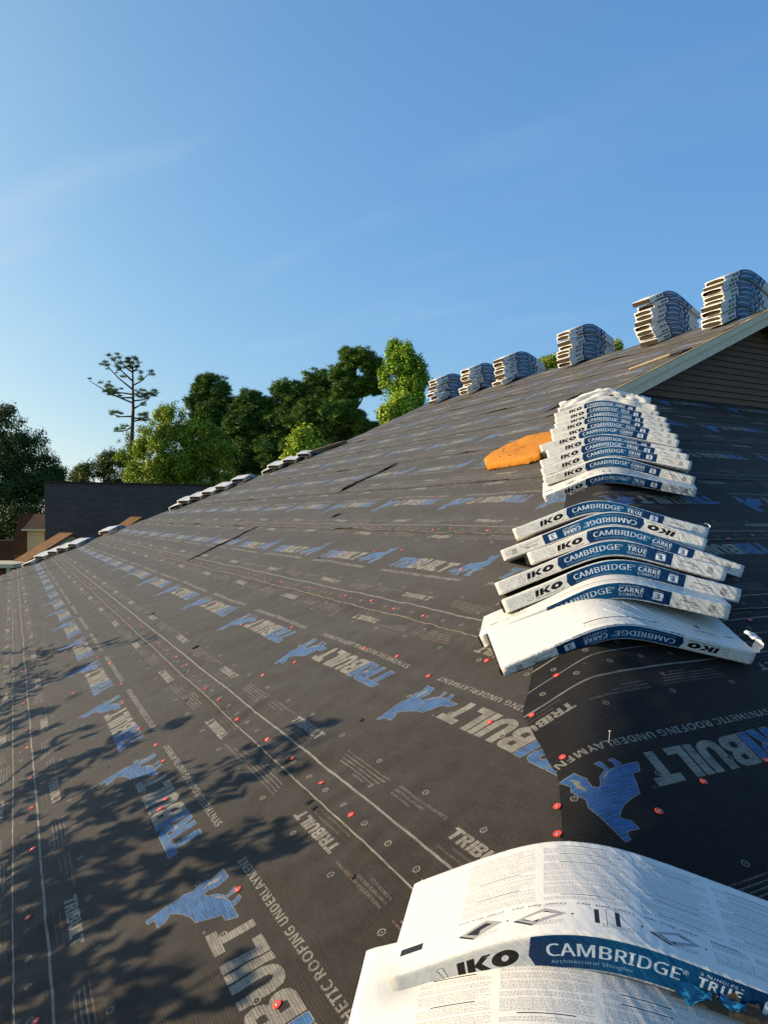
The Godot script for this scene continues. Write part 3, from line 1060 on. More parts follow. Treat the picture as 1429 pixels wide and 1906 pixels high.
func build_cap_nails(strips: Dictionary, rstrips: Dictionary) -> void:
	var cm := cap_mesh()
	var near0 := [[4.562, 0.106], [4.084, 0.105], [3.582, 0.096], [2.995, 0.067], [2.37, 0.075], [12.476, 0.114], [10.013, 0.093], [8.543, 0.093], [7.817, 0.092], [7.088, 0.095], [6.46, 0.092], [5.926, 0.103], [5.598, 0.102], [5.174, 0.101], [9.2, 0.095], [11.1, 0.1], [13.4, 0.1], [14.5, 0.1],
		[3.678, 0.743], [3.254, 0.670], [3.191, 0.632], [5.931, 0.459], [5.463, 0.780], [5.025, 0.721], [4.322, 0.723], [3.957, 0.753], [6.719, 0.731], [7.293, 0.709], [6.283, 0.790], [2.319, 0.730], [1.756, 0.669]]
	var near1 := [[5.082, 1.196], [4.728, 1.157], [4.333, 1.153], [4.039, 1.154], [3.654, 1.145], [3.221, 1.168], [2.894, 1.175], [2.577, 1.178], [2.257, 1.158], [7.385, 1.14], [7.067, 1.198], [6.634, 1.183], [6.398, 1.187], [6.05, 1.182], [5.716, 1.184], [5.4, 1.19],
		[2.853, 1.889], [3.230, 1.934], [3.561, 1.903], [2.663, 2.1], [2.227, 1.776], [4.6, 1.86], [5.3, 1.7], [6.4, 1.8], [4.06, 1.44], [3.96, 1.62]]
	var near2 := [[4.21, 2.314], [3.88, 2.298], [3.524, 2.295], [4.62, 2.31], [4.95, 2.30], [5.3, 2.305], [5.62, 2.3]]
	for e in range(14): near1.append([7.7 + e * 0.42, 1.175 + 0.02 * sin(e * 2.1)])
	for e in range(22): near2.append([5.95 + e * 0.36 + 0.1 * sin(e * 1.7), 2.30 + 0.015 * sin(e * 2.9)])
	for e in range(8): near2.append([3.9 + e * 0.85 + 0.3 * sin(e * 2.3), 2.85 + 0.18 * sin(e * 1.3)])
	var near3 := []
	for e in range(22): near3.append([4.3 + e * 0.4 + 0.12 * sin(e * 1.9), 3.40 + 0.02 * sin(e * 2.3)])
	for e in range(9): near3.append([5.2 + e * 0.9, 3.9 + 0.2 * sin(e * 1.7)])
	var near4 := []
	for e in range(14): near4.append([5.3 + e * 0.5 + 0.1 * sin(e * 1.9), 4.49 + 0.02 * sin(e * 2.3)])
	var lists := {0: near0, 1: near1, 2: near2, 3: near3, 4: near4}
	for k in lists:
		for q in lists[k]:
			var n := (left_point(k, q[0], q[1] + 0.01) - left_point(k, q[0], q[1] - 0.01)).cross(left_point(k, q[0] + 0.01, q[1]) - left_point(k, q[0] - 0.01, q[1])).normalized()
			if n.y < 0: n = -n
			var o := part("cap_nail", cm, [M.red, M.steel], strips[k])
			o.transform = place(left_point(k, q[0], q[1], 0.0012), n)
	var right := [[1.696, 1.549, 1], [1.503, 1.391, 1], [1.958, 1.609, 1], [2.305, 1.633, 1], [1.587, 1.863, 1], [1.426, 1.687, 1], [1.355, 1.595, 1], [1.678, 2.164, 1], [1.91, 2.31, 1], [2.6, 1.55, 1], [2.9, 1.62, 1], [3.55, 2.4, 2], [3.2, 2.41, 2], [3.7, 3.3, 3], [4.1, 3.28, 3], [4.4, 3.33, 3], [3.3, 2.75, 2], [4.6, 2.7, 2]]
	for q in right:
		var ds: float = q[1] - right_start(q[2])
		var up := bump(q[0] + 40.0, q[1], right_start(q[2]) + 0.05) * 0.8 + 0.008 + 0.005 * clampf(1.0 - ds / 1.2, 0, 1) + 0.0012
		var b: float = (K * q[0] - q[1]) / Q
		var o := part("cap_nail", cm, [M.red, M.steel], rstrips[q[2]])
		o.transform = place(right_surf(q[0], q[1], up), nL.lerp(nR, clampf(0.5 + b / 0.14, 0, 1)).normalized())


func place(at: Vector3, up: Vector3, turn := 0.0) -> Transform3D:
	var x := up.cross(Vector3(0.3, 0.1, 0.9)).normalized()
	return Transform3D(Basis(x, up, x.cross(up)).rotated(up, turn), at)


func build_lap_flaps(strips: Dictionary) -> void:
	# ends of rolls: a raised, slightly curled edge running up the slope
	for q in [[2, 9.57, 2.26, 3.33, 0.016], [4, 9.16, 4.44, 5.50, 0.03], [6, 7.45, 7.0, 7.7, 0.02], [3, 7.6, 3.62, 3.73, 0.01]]:
		var f := func(i: int, j: int) -> Array:
			var s := lerpf(q[2], q[3], i / 30.0)
			var d := j / 5.0
			var e: float = q[1] + 0.03 * nz.get_noise_1d(s * 3.0) + d * 0.10
			var lift: float = 0.003 + q[4] * (0.6 + 0.8 * absf(nz.get_noise_1d(s * 2.0 + q[1]))) * pow(1.0 - d, 1.5) * smoothstep(0.0, 0.12, i / 30.0)
			return [left_point(q[0], e, s, lift), roll_uv(e, s, 0.2, false), Vector2(e, s)]
		part("lapped_edge", grid(30, 5, f), M.black, strips[q[0]])
	# a bare wooden lath and a torn black corner beside the rake
	var st := begin()
	var p := []
	for n in [0.012, 0.03]:
		for es in [[7.40, 8.57], [6.98, 8.96], [7.04, 9.01], [7.45, 8.62]]: p.append(left_surf(es[0], es[1], n))
	hexa(st, p)
	part("wood_lath", finish(st), M.wood, house)
	st = begin()
	p = []
	for n in [0.01, 0.035]:
		for es in [[6.98, 8.92], [6.79, 8.97], [6.79, 9.17], [6.97, 9.12]]: p.append(left_surf(es[0], es[1], n * (1.0 if es[1] < 9.1 else 0.4)))
	hexa(st, p)
	part("torn_corner", finish(st), M.black, house)


# ---------------------------------------------------------------- shingle bundles
func centre_line(x: float, beta: float, rb: float) -> Vector3:
	# x and z of the bent centre line and its slope
	var n := 24
	var d := x / n
	var p := Vector2.ZERO
	for i in n:
		var a := -beta * tanh((i + 0.5) * d / rb * 1.2)
		p += Vector2(cos(a), sin(a)) * d
	return Vector3(p.x, p.y, -beta * tanh(x / rb * 1.2))


func loop_points(W: float, th: float, n_front: int, n_top: int) -> Array:
	# [y, z, v of the picture, which face]; front bottom -> front top -> back top -> back bottom -> front bottom
	var o := []
	var rc := 0.006
	for i in n_front + 1:
		var f := float(i) / n_front
		o.append([0.0, rc + (th - 2 * rc) * f, lerpf(0.005, 0.150, f), 0])
	o.append([rc * 0.3, th - rc * 0.3, 0.160, 0])
	for i in n_top + 1:
		var f := float(i) / n_top
		o.append([rc + (W - 2 * rc) * f, th, lerpf(0.170, 0.805, f), 1])
	o.append([W - rc * 0.3, th - rc * 0.3, 0.814, 2])
	for i in n_front + 1:
		var f := float(i) / n_front
		o.append([W, th - rc - (th - 2 * rc) * f, lerpf(0.82, 0.97, f), 2])
	o.append([W - rc * 0.3, rc * 0.3, 0.985, 3])
	for i in 4:
		o.append([lerpf(W - rc, rc, i / 3.0), 0.0, 0.99 + i * 0.002, 3])
	o.append([rc * 0.3, rc * 0.3, 0.998, 3])
	o.append([0.0, rc, 0.999, 3])
	return o


func bundle_meshes(spec: Dictionary) -> Array:
	var Ll: float = spec.get("l", 0.52)
	var Lr: float = spec.get("r", 0.56)
	var W: float = spec.get("w", 0.36)
	var th: float = spec.get("th", 0.067)
	var beta: float = spec.get("beta", 0.304)
	var rb: float = spec.get("rb", 0.12)
	var fine: int = spec.get("fine", 0)
	var flip: bool = spec.get("flip", false)
	var seed_: float = spec.get("seed", 0.0)
	var nu: int = [44, 140, 230][fine]
	var lp := loop_points(W, th, [3, 7, 10][fine], [5, 14, 34][fine])
	var bulge := 0.17 if th < 0.075 else 0.0
	var pleat: float = spec.get("pleat", 0.7)
	var crumple: float = spec.get("crumple", 0.0)
	var nv := lp.size() - 1
	var xs := [0.0]
	var ends := 0.022
	for i in nu - 1: xs.append(lerpf(ends, Ll + Lr - ends, float(i) / (nu - 2)))
	xs.append(Ll + Lr)
	var cl := []
	xs.push_front(0.0)
	xs.push_back(Ll + Lr)
	nu += 2
	for x in xs: cl.append(centre_line(x - Ll, beta, rb))
	var amp: float = [0.0026, 0.0022, 0.0012][fine]
	var f := func(i: int, j: int) -> Array:
		var x: float = xs[i] - Ll
		var q: Array = lp[j]
		var y: float = q[0]
		var z: float = q[1]
		var c: Vector3 = cl[i]
		if i <= 1 or i >= nu - 1:
			# the film is drawn in round the open end, leaving an oval hole
			var yy := (y - W * 0.5) / (W * 0.5)
			var zz := (z - th * 0.5) / (th * 0.5)
			var rr := 1.0 / maxf(1.0, sqrt(yy * yy + zz * zz))
			var hole := i == 0 or i == nu
			rr = lerpf(1.0, rr, 0.8 if hole else 0.05)
			y = W * 0.5 + yy * W * 0.5 * rr * (0.94 if hole else 1.0)
			z = th * 0.5 + zz * th * 0.5 * rr * (0.84 if hole else 0.99)
			x += nz.get_noise_2d(j * 0.7, seed_ + i) * (0.012 if hole else 0.004)
		z *= 1.0 + bulge * exp(-x * x / 0.05)
		var d := nz.get_noise_3d(x * 4.0, y * 5.0 + z * 7.0, seed_ * 3.7) * amp
		if q[3] == 0 or q[3] == 2:
			# drawn tight over the edge: slanting folds
			d += fold(x * 20.0 + z * 17.0 * signf(x), z * 2.0, seed_) * (0.0026 if x > 0.0 else 0.0018) * (pleat if fine else 0.3)
			d += crumple * 0.6 * nz.get_noise_3d(x * 6.0, z * 12.0, seed_)
			y += d * (-1.0 if q[3] == 0 else 1.0)
			z += nz.get_noise_2d(x * 3.0, seed_ + 9.0) * amp * 0.7
		elif q[3] == 1:
			var edge := minf(y, W - y)
			d += nz.get_noise_3d(x * 40.0 - y * 9.0, y * 3.0, seed_ + 4.0) * 0.0007 * exp(-edge / 0.04)
			d += fold(x * 12.0 + y * 9.0 * signf(x), y * 1.2, seed_ + 8.0) * (0.0028 if x > 0.0 else 0.0006) * (pleat if fine else 0.2)
			d += crumple * (nz.get_noise_3d(x * 4.0, y * 5.0, seed_ + 2.0) + 0.7 * absf(nz.get_noise_3d(x * 9.0, y * 11.0, seed_)))
			z += d
		var an := c.z
		var uu: float = xs[i] / (Ll + Lr)
		var v: float = q[2]
		if flip:
			uu = 1.0 - uu
			if q[3] == 0: v = 0.155 - v
		return [Vector3(c.x - sin(an) * z, y, c.y + cos(an) * z), Vector2(uu, v)]
	var wrap := grid(nu, nv, f, true)
	# the shingles inside, a little short of the film
	var st := begin()
	var ext: float = spec.get("ext", -0.004)
	var bx := [-Ll - ext]
	for i in 13: bx.append(lerpf(-Ll + 0.03, Lr - 0.03, i / 12.0))
	bx.append(Lr + spec.get("extr", -0.006))
	var rings := []
	for x in bx:
		var c := centre_line(x, beta, rb)
		var r := []
		for q in [[0.012, 0.007], [W - 0.012, 0.007], [W - 0.012, th - 0.007], [0.012, th - 0.007]]:
			r.append(Vector3(c.x - sin(c.z) * q[1], q[0], c.y + cos(c.z) * q[1]))
		rings.append(r)
	for i in rings.size() - 1:
		var mid: Vector3 = (rings[i][0] + rings[i + 1][2]) * 0.5
		for k in 4:
			quad(st, [rings[i][k], rings[i + 1][k], rings[i + 1][(k + 1) % 4], rings[i][(k + 1) % 4]], mid)
	for e in [0, rings.size() - 1]:
		var r: Array = rings[e]
		var order := [0, 1, 2, 0, 2, 3] if e == 0 else [0, 2, 1, 0, 3, 2]
		# layers proud of one another
		for k in order:
			st.set_uv([Vector2(0, 1), Vector2(1, 1), Vector2(1, 0), Vector2(0, 0)][k])
			st.add_vertex(r[k])
	return [wrap, finish(st)]


func fold(a: float, b: float, c: float) -> float:
	# narrow raised pleats with flat film between them
	var f := 1.0 - minf(1.0, absf(nz.get_noise_3d(a, b, c)) * 5.0)
	return f * f


func bundle(label: String, at: Transform3D, spec: Dictionary, group: String, shared: Variant = null) -> Node3D:
	var ms: Array = shared if shared is Array else bundle_meshes(spec)
	var o := thing("shingle_bundle", label, "shingle bundle", at, group)
	part("wrapper", ms[0], M.film if spec.get("film", 0) == 2 else M["film%d" % spec.get("film", 0)], o)
	part("shingles", ms[1], M.shingle_end, o)
	return o


func hip_frame(a: float, n: float, yaw: float, pitch: float, xc: float, roll: float) -> Transform3D:
	var Z := (nL + nR).normalized()
	var X := Hd.cross(Z)
	var b := Basis(X, Hd, Z) * Basis(Vector3(0, 0, 1), deg_to_rad(yaw)) * Basis(Vector3(1, 0, 0), -deg_to_rad(pitch)) * Basis(Vector3(0, 1, 0), deg_to_rad(roll))
	return Transform3D(b, O + Hd * a + Z * n + X * xc)


const ORD := ["first", "second", "third", "fourth", "fifth", "sixth", "seventh", "eighth", "ninth", "tenth", "eleventh", "twelfth", "thirteenth"]


func build_bundles() -> void:
	var D := PI / 180.0
	# two in the foreground
	bundle("large white printed shingle bundle in the right foreground, its blue band torn at the bottom", hip_frame(1.60, 0.074, 4.9, 12.0, 0.005, -3.5), {"l": 0.41, "r": 0.68, "beta": 21.3 * D, "rb": 0.186, "th": 0.072, "fine": 2, "seed": 1.0, "film": 0, "pleat": 0.3}, "shingle bundles draped over the near hip")
	curl(get_node("shingle_bundle"), Vector3(-0.395, 0.31, -0.065), 0.05)
	tear(get_node("shingle_bundle"), 21.3 * D, 0.186)
	bundle("printed shingle bundle at the bottom edge, lying under the large foreground one", hip_frame(1.36, 0.0, 6.0, 0.0, -0.02, -2.0), {"l": 0.44, "r": 0.62, "beta": 20.0 * D, "rb": 0.16, "th": 0.078, "fine": 2, "seed": 2.0, "film": 0, "pleat": 0.3}, "shingle bundles draped over the near hip")
	# the middle pile: a leaning cascade of seven
	var p2 := [
		[3.24, 0.006, 18.5, 0.0, 0.10, 0.493, 0.605, 0.6, 19.5, {"flip": true, "film": 1, "fine": 2, "th": 0.060, "pleat": 1.2, "ext": 0.01}, "lowest bundle of the middle pile, plain top showing, lettering upside down"],
		[3.50, 0.072, 6.0, 11.4, 0.094, 0.632, 0.48, -4.4, 18.9, {"film": 1, "fine": 1, "ext": 0.012}, "dirty bundle second from the bottom in the middle pile, reading CARRÉ COMPLET"],
		[3.69, 0.106, 7.5, 23.4, 0.096, 0.540, 0.552, -1.8, 18.6, {"film": 1, "fine": 1, "ext": 0.012}, "bundle third from the bottom in the middle pile, torn open at its left end"],
		[3.89, 0.130, 4.9, 23.7, 0.080, 0.590, 0.53, -2.4, 19.0, {"film": 0, "fine": 1}, "bundle fourth from the bottom in the middle pile, reading TRUE beside its blue lettering"],
		[4.15, 0.118, 3.9, 23.4, 0.094, 0.455, 0.639, 0.6, 19.8, {"film": 1, "fine": 1, "ext": 0.02}, "bundle shifted far right in the middle pile, dark shingles at its left end"],
		[4.36, 0.130, 1.6, 23.5, 0.083, 0.630, 0.49, -0.9, 20.2, {"flip": true, "film": 1, "fine": 1}, "bundle second from the top of the middle pile, its lettering upside down"],
		[4.58, 0.130, 5.9, 23.9, 0.0, 0.495, 0.615, -0.6, 18.6, {"film": 0, "fine": 1}, "topmost bundle of the middle pile, with wrinkled white right end"],
	]
	for i in p2.size():
		var q: Array = p2[i]
		var sp: Dictionary = q[9]
		sp.merge({"l": q[5], "r": q[6], "beta": q[8] * D, "seed": 10.0 + i})
		var o := bundle(q[10], hip_frame(q[0], q[1], q[2], q[3], q[4], q[7]), sp, "shingle bundles draped over the near hip")
		if i == 0: curl(o, Vector3(0.60, 0.02, -0.10), 0.07)
		if i == 6: curl(o, Vector3(0.60, 0.03, -0.10), 0.04)
	# the upper pile, thirteen up to the gable
	var p3 := [[5.68, 0.004, 4.9, -0.4, 0.052, 0.462, 0.614, -3.3, 17.2], [5.85, 0.080, 1.7, 11.6, 0.072, 0.493, 0.595, -0.2, 17.2], [6.00, 0.130, 2.0, 23.0, 0.075, 0.526, 0.577, -2.0, 16.2], [6.17, 0.145, 1.7, 23.4, 0.047, 0.518, 0.600, -1.7, 15.5], [6.45, 0.130, 3.0, 22.0, 0.0, 0.44, 0.62, -0.8, 14.8], [6.74, 0.144, 1.2, 21.0, 0.027, 0.506, 0.600, -0.8, 15.4], [7.04, 0.135, 2.0, 19.0, 0.02, 0.46, 0.62, -0.5, 15.5], [7.31, 0.135, 1.0, 18.0, 0.0, 0.47, 0.60, 0.0, 15.5], [7.58, 0.132, 2.5, 17.0, 0.01, 0.46, 0.60, 0.5, 15.5], [7.90, 0.128, 1.0, 15.0, 0.0, 0.47, 0.61, 0.0, 15.5], [8.24, 0.122, 0.0, 14.0, -0.02, 0.48, 0.58, 0.0, 15.5], [8.66, 0.11, 2.0, 13.0, 0.0, 0.49, 0.56, 0.0, 15.5], [9.08, 0.105, 1.0, 11.0, 0.0, 0.5, 0.52, 0.0, 15.5]]
	var note := ["lowest bundle of the upper pile, lying flat with its top and left end showing", "bundle second from the bottom of the upper pile, reading CARRÉ", "bundle third from the bottom of the upper pile, with torn TRUE print", "bundle fourth from the bottom of the upper pile, reading TRUE", "bundle fifth from the bottom of the upper pile", "bundle whose round shingle end sticks out over the orange foam pad", "bundle seventh from the bottom of the upper pile, above the foam pad", "bundle eighth from the bottom of the upper pile", "bundle ninth from the bottom of the upper pile", "bundle fourth from the top of the upper pile", "bundle third from the top of the upper pile", "bundle second from the top of the upper pile, under the crumpled one", "topmost crumpled white bundle of the upper pile, below the gable's rake board"]
	for i in p3.size():
		var q: Array = p3[i]
		var sp := {"l": q[5], "r": q[6], "beta": q[8] * D, "seed": 30.0 + i, "film": [0, 1, 0, 0, 1, 1, 0, 0, 1, 0, 1, 2, 2][i], "fine": 1 if i < 4 or i > 10 else 0}
		if i == 5: sp.l = 0.55
		if i > 10: sp.flip = true
		if i > 10: sp.merge({"crumple": 0.012 if i == 11 else 0.026, "th": 0.06})
		bundle(note[i], hip_frame(q[0], q[1], q[2], q[3], q[4], q[7]), sp, "shingle bundles draped over the near hip")
	# stacks astride the ridge
	var stacks := [[7.16, 9, "rightmost ridge stack above the rake board"], [8.40, 9, "second ridge stack from the right"], [10.42, 8, "third ridge stack from the right"], [12.5, 7, "third ridge stack from the left"], [13.8, 7, "second ridge stack from the left"], [15.25, 7, "leftmost ridge stack"]]
	var kinds := []
	for v in 4:
		kinds.append(bundle_meshes({"l": 0.54 + 0.02 * (v % 2), "r": 0.63 - 0.02 * (v % 2), "beta": 25.0 * D, "rb": 0.2, "th": 0.083, "seed": 60.0 + v, "film": v % 2, "ext": [-0.012, 0.014, -0.04, -0.01][v]}))
	for si in stacks.size():
		var s: Array = stacks[si]
		for k in s[1]:
			var y: float = -1.53 + T * RIDGE - 0.012 + k * 0.0835
			var v: int = (int(k) * 3 + si) % 4
			var at := Transform3D(Basis(R, E, U) * Basis(Vector3(0, 0, 1), rng.randf_range(-0.035, 0.035)) * Basis(Vector3(0, 1, 0), rng.randf_range(-0.015, 0.015)), P(s[0] + rng.randf_range(-0.02, 0.02) + 0.008 * k * sin(si * 2.3), RIDGE + rng.randf_range(-0.06, 0.06) + 0.01 * k * cos(si * 1.9), y))
			var pos := "bottom bundle of the " if k == 0 else ("topmost bundle of the " if k == s[1] - 1 else "%s bundle up in the " % ORD[k])
			bundle(pos + s[2], at, {"film": v % 2}, "shingle bundles stacked along the ridge", kinds[v])
	# leaning rows over the far hip
	var H2 := (-E + R + U * T).normalized()
	var n2 := (U + E * T).normalized()
	var Z2 := (nL + n2).normalized()
	var X2 := H2.cross(Z2)
	var far := [[0.62, 0, 0], [0.95, 1, 0], [1.22, 2, 0], [1.46, 3, 0], [1.72, 4, 0], [2.42, 5, 0], [3.95, 0, 1], [4.18, 1, 1], [4.42, 2, 1], [4.68, 3, 1], [4.95, 4, 1], [5.28, 5, 1], [5.85, 0, 2], [6.05, 1, 2], [6.28, 2, 2], [6.55, 3, 2]]
	var rows := ["lower row of the far hip", "middle row of the far hip", "upper row of the far hip"]
	var fk := []
	for v in 3:
		fk.append(bundle_meshes({"l": 0.5 + 0.03 * v, "r": 0.56 - 0.03 * v, "beta": 17.4 * D, "th": 0.085, "seed": 80.0 + v, "film": 1, "ext": 0.0}))
	for q in far:
		var first: bool = q[1] == 0
		var lean := 0.0 if first else (12.0 if q[1] == 5 else 17.0)
		var b := Basis(X2, H2, Z2) * Basis(Vector3(0, 0, 1), rng.randf_range(-0.08, 0.08)) * Basis(Vector3(1, 0, 0), -deg_to_rad(lean))
		var at := Transform3D(b, P(FAR - q[0], q[0], -1.53 + T * q[0]) + Z2 * (0.005 if first else 0.10) + X2 * rng.randf_range(-0.05, 0.05))
		bundle("%s shingle bundle from the bottom in the %s" % [ORD[q[1]], rows[q[2]]], at, {"film": 1}, "shingle bundles leaning along the far hip", fk[(q[1] + q[2]) % 3])
	# loose bare shingles at the top of that row
	var st := begin()
	var p := []
	for n in [0.03, 0.085]:
		for ew in [[FAR - 6.45 - 0.62, 6.4], [FAR - 6.45 + 0.02, 6.45], [FAR - 7.2 + 0.02, 7.2], [FAR - 7.2 - 0.6, 7.15]]: p.append(left_surf(ew[0], ew[1] * K, n + (0.06 if ew[1] < 6.8 else 0.0)))
	hexa(st, p)
	var o := MeshInstance3D.new()
	o.name = numbered("loose_shingles")
	o.mesh = finish(st)
	o.material_override = M.granule
	add_child(o)
	tag(o, "brown unwrapped shingles lying at the top of the far hip under the pines", "shingles")


func tear(o: Node3D, beta: float, rb: float) -> void:
	# a ragged rip along the lower front edge: shingles show, a blue tongue of film hangs out
	var f := func(i: int, j: int) -> Array:
		var x := 0.19 + i / 40.0 * 0.24
		var c := centre_line(x, beta, rb)
		var top := 0.036 * sin(PI * clampf(i / 40.0, 0.02, 0.98)) * (0.8 + 0.6 * nz.get_noise_1d(x * 60.0)) + 0.006
		var z := -0.004 + (top + 0.004) * j / 6.0
		return [Vector3(c.x - sin(c.z) * z, -0.0055 + 0.001 * nz.get_noise_2d(x * 50.0, j), c.y + cos(c.z) * z), Vector2(x * 6.0, z * 6.0)]
	part("torn_gap", grid(40, 6, f, true), M.granule, o)
	for q in [[0.185, 0.075, 0.036], [0.275, 0.05, 0.022]]:
		var g := func(i: int, j: int) -> Array:
			var x: float = q[0] + q[1] * i / 12.0
			var c := centre_line(x, beta, rb)
			var len_: float = q[2] * (1.0 - 0.75 * absf(i / 6.0 - 1.0) + 0.25 * nz.get_noise_1d(x * 90.0))
			var z := 0.036 - len_ * 1.15 * j / 8.0
			var y := -0.008 - 0.005 * sin(j / 8.0 * 2.4) - 0.006 * nz.get_noise_2d(x * 40.0, j * 0.4)
			return [Vector3(c.x - sin(c.z) * z, y, c.y + cos(c.z) * z), Vector2(x, z)]
		part("film_tongue", grid(12, 8, g), M.blue_film, o)


func curl(o: Node3D, at: Vector3, r: float) -> void:
	# loose tail of film, curled under at the end of a bundle
	var f := func(i: int, j: int) -> Array:
		var a := -0.4 + i / 14.0 * 4.2
		var rr := r * 0.5 * (1.0 + 0.25 * nz.get_noise_2d(i * 0.5, j * 0.7))
		var y := j / 6.0 * r * 1.1 * (1.0 - 0.4 * i / 14.0)
		return [at + Vector3(sin(a) * rr, y, cos(a) * rr), Vector2(i / 14.0, j / 6.0)]
	part("film_tail", grid(14, 6, f), M.film, o)


# ---------------------------------------------------------------- neighbour
func local_frame(origin: Vector3, along: Vector3) -> Transform3D:
	var x := along.normalized()
	return Transform3D(Basis(x, U, x.cross(U)), origin)


func build_neighbour() -> void:
	var ax := Vector3(0.9, 0, -0.436)       # its ridge
	var dn := Vector3(0.436, 0, 0.9)        # down the slope that faces here
	var o := thing("neighbour_house", "neighbour's house with a big dark grey roof beyond the far hip", "house", Transform3D(Basis(), Vector3(-18.8, 0, -40.0)))
	var pt := func(a: float, d: float, y: float) -> Vector3: return ax * a + dn * d + Vector3(0, y, 0)
	var top := 7.65
	# main roof as two thick slabs
	for sd in [1.0, -1.0]:
		var st := begin()
		var p := []
		for n in [-0.12, 0.0]:
			for q in [[-0.15, 0.0], [17.0, 0.0], [17.0, 4.0], [-0.15, 4.0]]: p.append(pt.call(q[0], q[1] * sd, top - q[1] * 1.02 + n))
		hexa(st, p)
		part("roof", finish(st), M.roof_grey, o)
	var st2 := begin()
	for k in 24:
		var p := []
		for n in [0.0, 0.05]:
			for q in [[-0.15 + k * 0.71, -0.14], [0.54 + k * 0.71, -0.14], [0.54 + k * 0.71, 0.14], [-0.15 + k * 0.71, 0.14]]: p.append(pt.call(q[0], q[1], top + n - 0.02))
		hexa(st2, p)
	part("ridge_caps", finish(st2), M.roof_grey, o)
	var st := begin()
	# gable end wall, cream
	var p8 := []
	for a in [0.05, 0.25]:
		for q in [[-3.7, top - 3.9], [3.7, top - 3.9], [0.02, top - 0.14], [-0.02, top - 0.14]]: p8.append(pt.call(a, q[0], q[1]))
	hexa(st, p8)
	part("gable_wall", finish(st), M.cream, o)
	st = begin()
	p8 = []
	for y in [0.0, top - 3.85]:
		for q in [[0.05, -3.6], [16.8, -3.6], [16.8, 3.6], [0.05, 3.6]]: p8.append(pt.call(q[0], q[1], y))
	hexa(st, p8)
	part("wall", finish(st), M.brick, o)
	# vent pipe
	st = begin()
	tube(st, [pt.call(8.2, 1.9, top - 2.1), pt.call(8.2, 1.9, top - 1.55)], 0.07, 0.07)
	part("vent_pipe", finish(st), M.black, o)
	# two small gabled wings with brown roofs running towards us
	for q in [[Vector3(-14.33, 4.93, -33.0), 2.78, 0.59, 1.4], [Vector3(-12.84, 5.69, -38.0), 2.6, 0.62, 1.2]]:
		var a: Vector3 = q[0] - o.position
		var wd: float = q[1]
		var sl: float = q[2]
		var x := Vector3(0.66, 0, -0.75)
		var z := Vector3(0.75, 0, 0.66)
		var wing := []
		for sd in [-1.0, 1.0]:
			st = begin()
			var p := []
			for n in [-0.1, 0.0]:
				for r in [[0.0, 0.0], [wd, 0.0], [wd, -q[3]], [0.0, -q[3]]]: p.append(a + x * r[0] * sd + z * r[1] + Vector3(0, n - r[0] * sl, 0))
			hexa(st, p)
			part("wing_roof", finish(st), M.roof_brown, o)
		st = begin()
		var p2 := []
		for zz in [-0.3, -0.15]:
			for r in [[-wd + 0.3, -wd * sl], [wd - 0.3, -wd * sl], [0.02, -0.12], [-0.02, -0.12]]: p2.append(a + x * r[0] + z * zz + Vector3(0, r[1], 0))
		hexa(st, p2)
		part("wing_gable", finish(st), M.cream, o)
		st = begin()
		p2 = []
		for y in [-a.y, -wd * sl - 0.02]:
			for r in [[-wd + 0.3, -0.2], [wd - 0.3, -0.2], [wd - 0.3, -q[3]], [-wd + 0.3, -q[3]]]: p2.append(a + x * r[0] + z * r[1] + Vector3(0, y, 0))
		hexa(st, p2)
		part("wing_wall", finish(st), M.brick, o)
		wing.clear()
	# cream bay with its own little dark roof
	var b0 := Vector3(-18.75, 0, -39.0) - o.position
	st = begin()
	p8 = []
	for y in [0.0, 4.95]:
		for r in [[-0.38, 0.6], [0.52, 0.6], [0.52, -1.4], [-0.38, -1.4]]: p8.append(b0 + Vector3(r[0], y, r[1]))
	hexa(st, p8)
	var bay := part("bay", finish(st), M.cream, o)
	for k in 12:
		st = begin()
		p8 = []
		for y in [2.6 + k * 0.19, 2.6 + k * 0.19 + 0.18]:
			var out: float = 0.63 if y < 2.6 + k * 0.19 + 0.1 else 0.61
			for r in [[-0.36, out], [0.50, out], [0.50, 0.59], [-0.36, 0.59]]: p8.append(b0 + Vector3(r[0], y, r[1]))
		hexa(st, p8)
		part("siding_board", finish(st), M.cream, bay)
	st = begin()
	p8 = []
	for q in [[5.03, 0.85, -0.52], [5.84, -0.3, -0.44]]:
		for r in [[q[2], q[1]], [0.66, q[1]], [0.66, -1.4], [q[2], -1.4]]: p8.append(b0 + Vector3(r[0], q[0], r[1]))
	hexa(st, p8)
	part("bay_roof", finish(st), M.roof_grey, o)
	st = begin()
	p8 = []
	for y in [4.95, 5.03]:
		for r in [[-0.56, 0.9], [0.68, 0.9], [0.68, -1.4], [-0.56, -1.4]]: p8.append(b0 + Vector3(r[0], y, r[1]))
	hexa(st, p8)
	part("fascia", finish(st), M.cream_trim, o)
	# brown wing at the left, stepped roof
	for q in [[Vector3(-20.9, 0, -41.0), 1.75, 5.9, 3.6, M.roof_dim], [Vector3(-22.4, 0, -40.6), 2.6, 4.35, 2.2, M.roof_dim]]:
		st = begin()
		p8 = []
		for y in [[0.0, 1.8], [q[3], 1.8], [q[2], -0.2]]: p8.append(y)
		var s8 := []
		for y in [[q[3], 0.9], [q[2], 0.0]]:
			for r in [[0.0, y[1]], [q[1], y[1]], [q[1], -2.6], [0.0, -2.6]]: s8.append(q[0] - o.position + Vector3(r[0], y[0], r[1]))
		hexa(st, s8)
		part("wing_roof", finish(st), q[4], o)
		st = begin()
		s8 = []
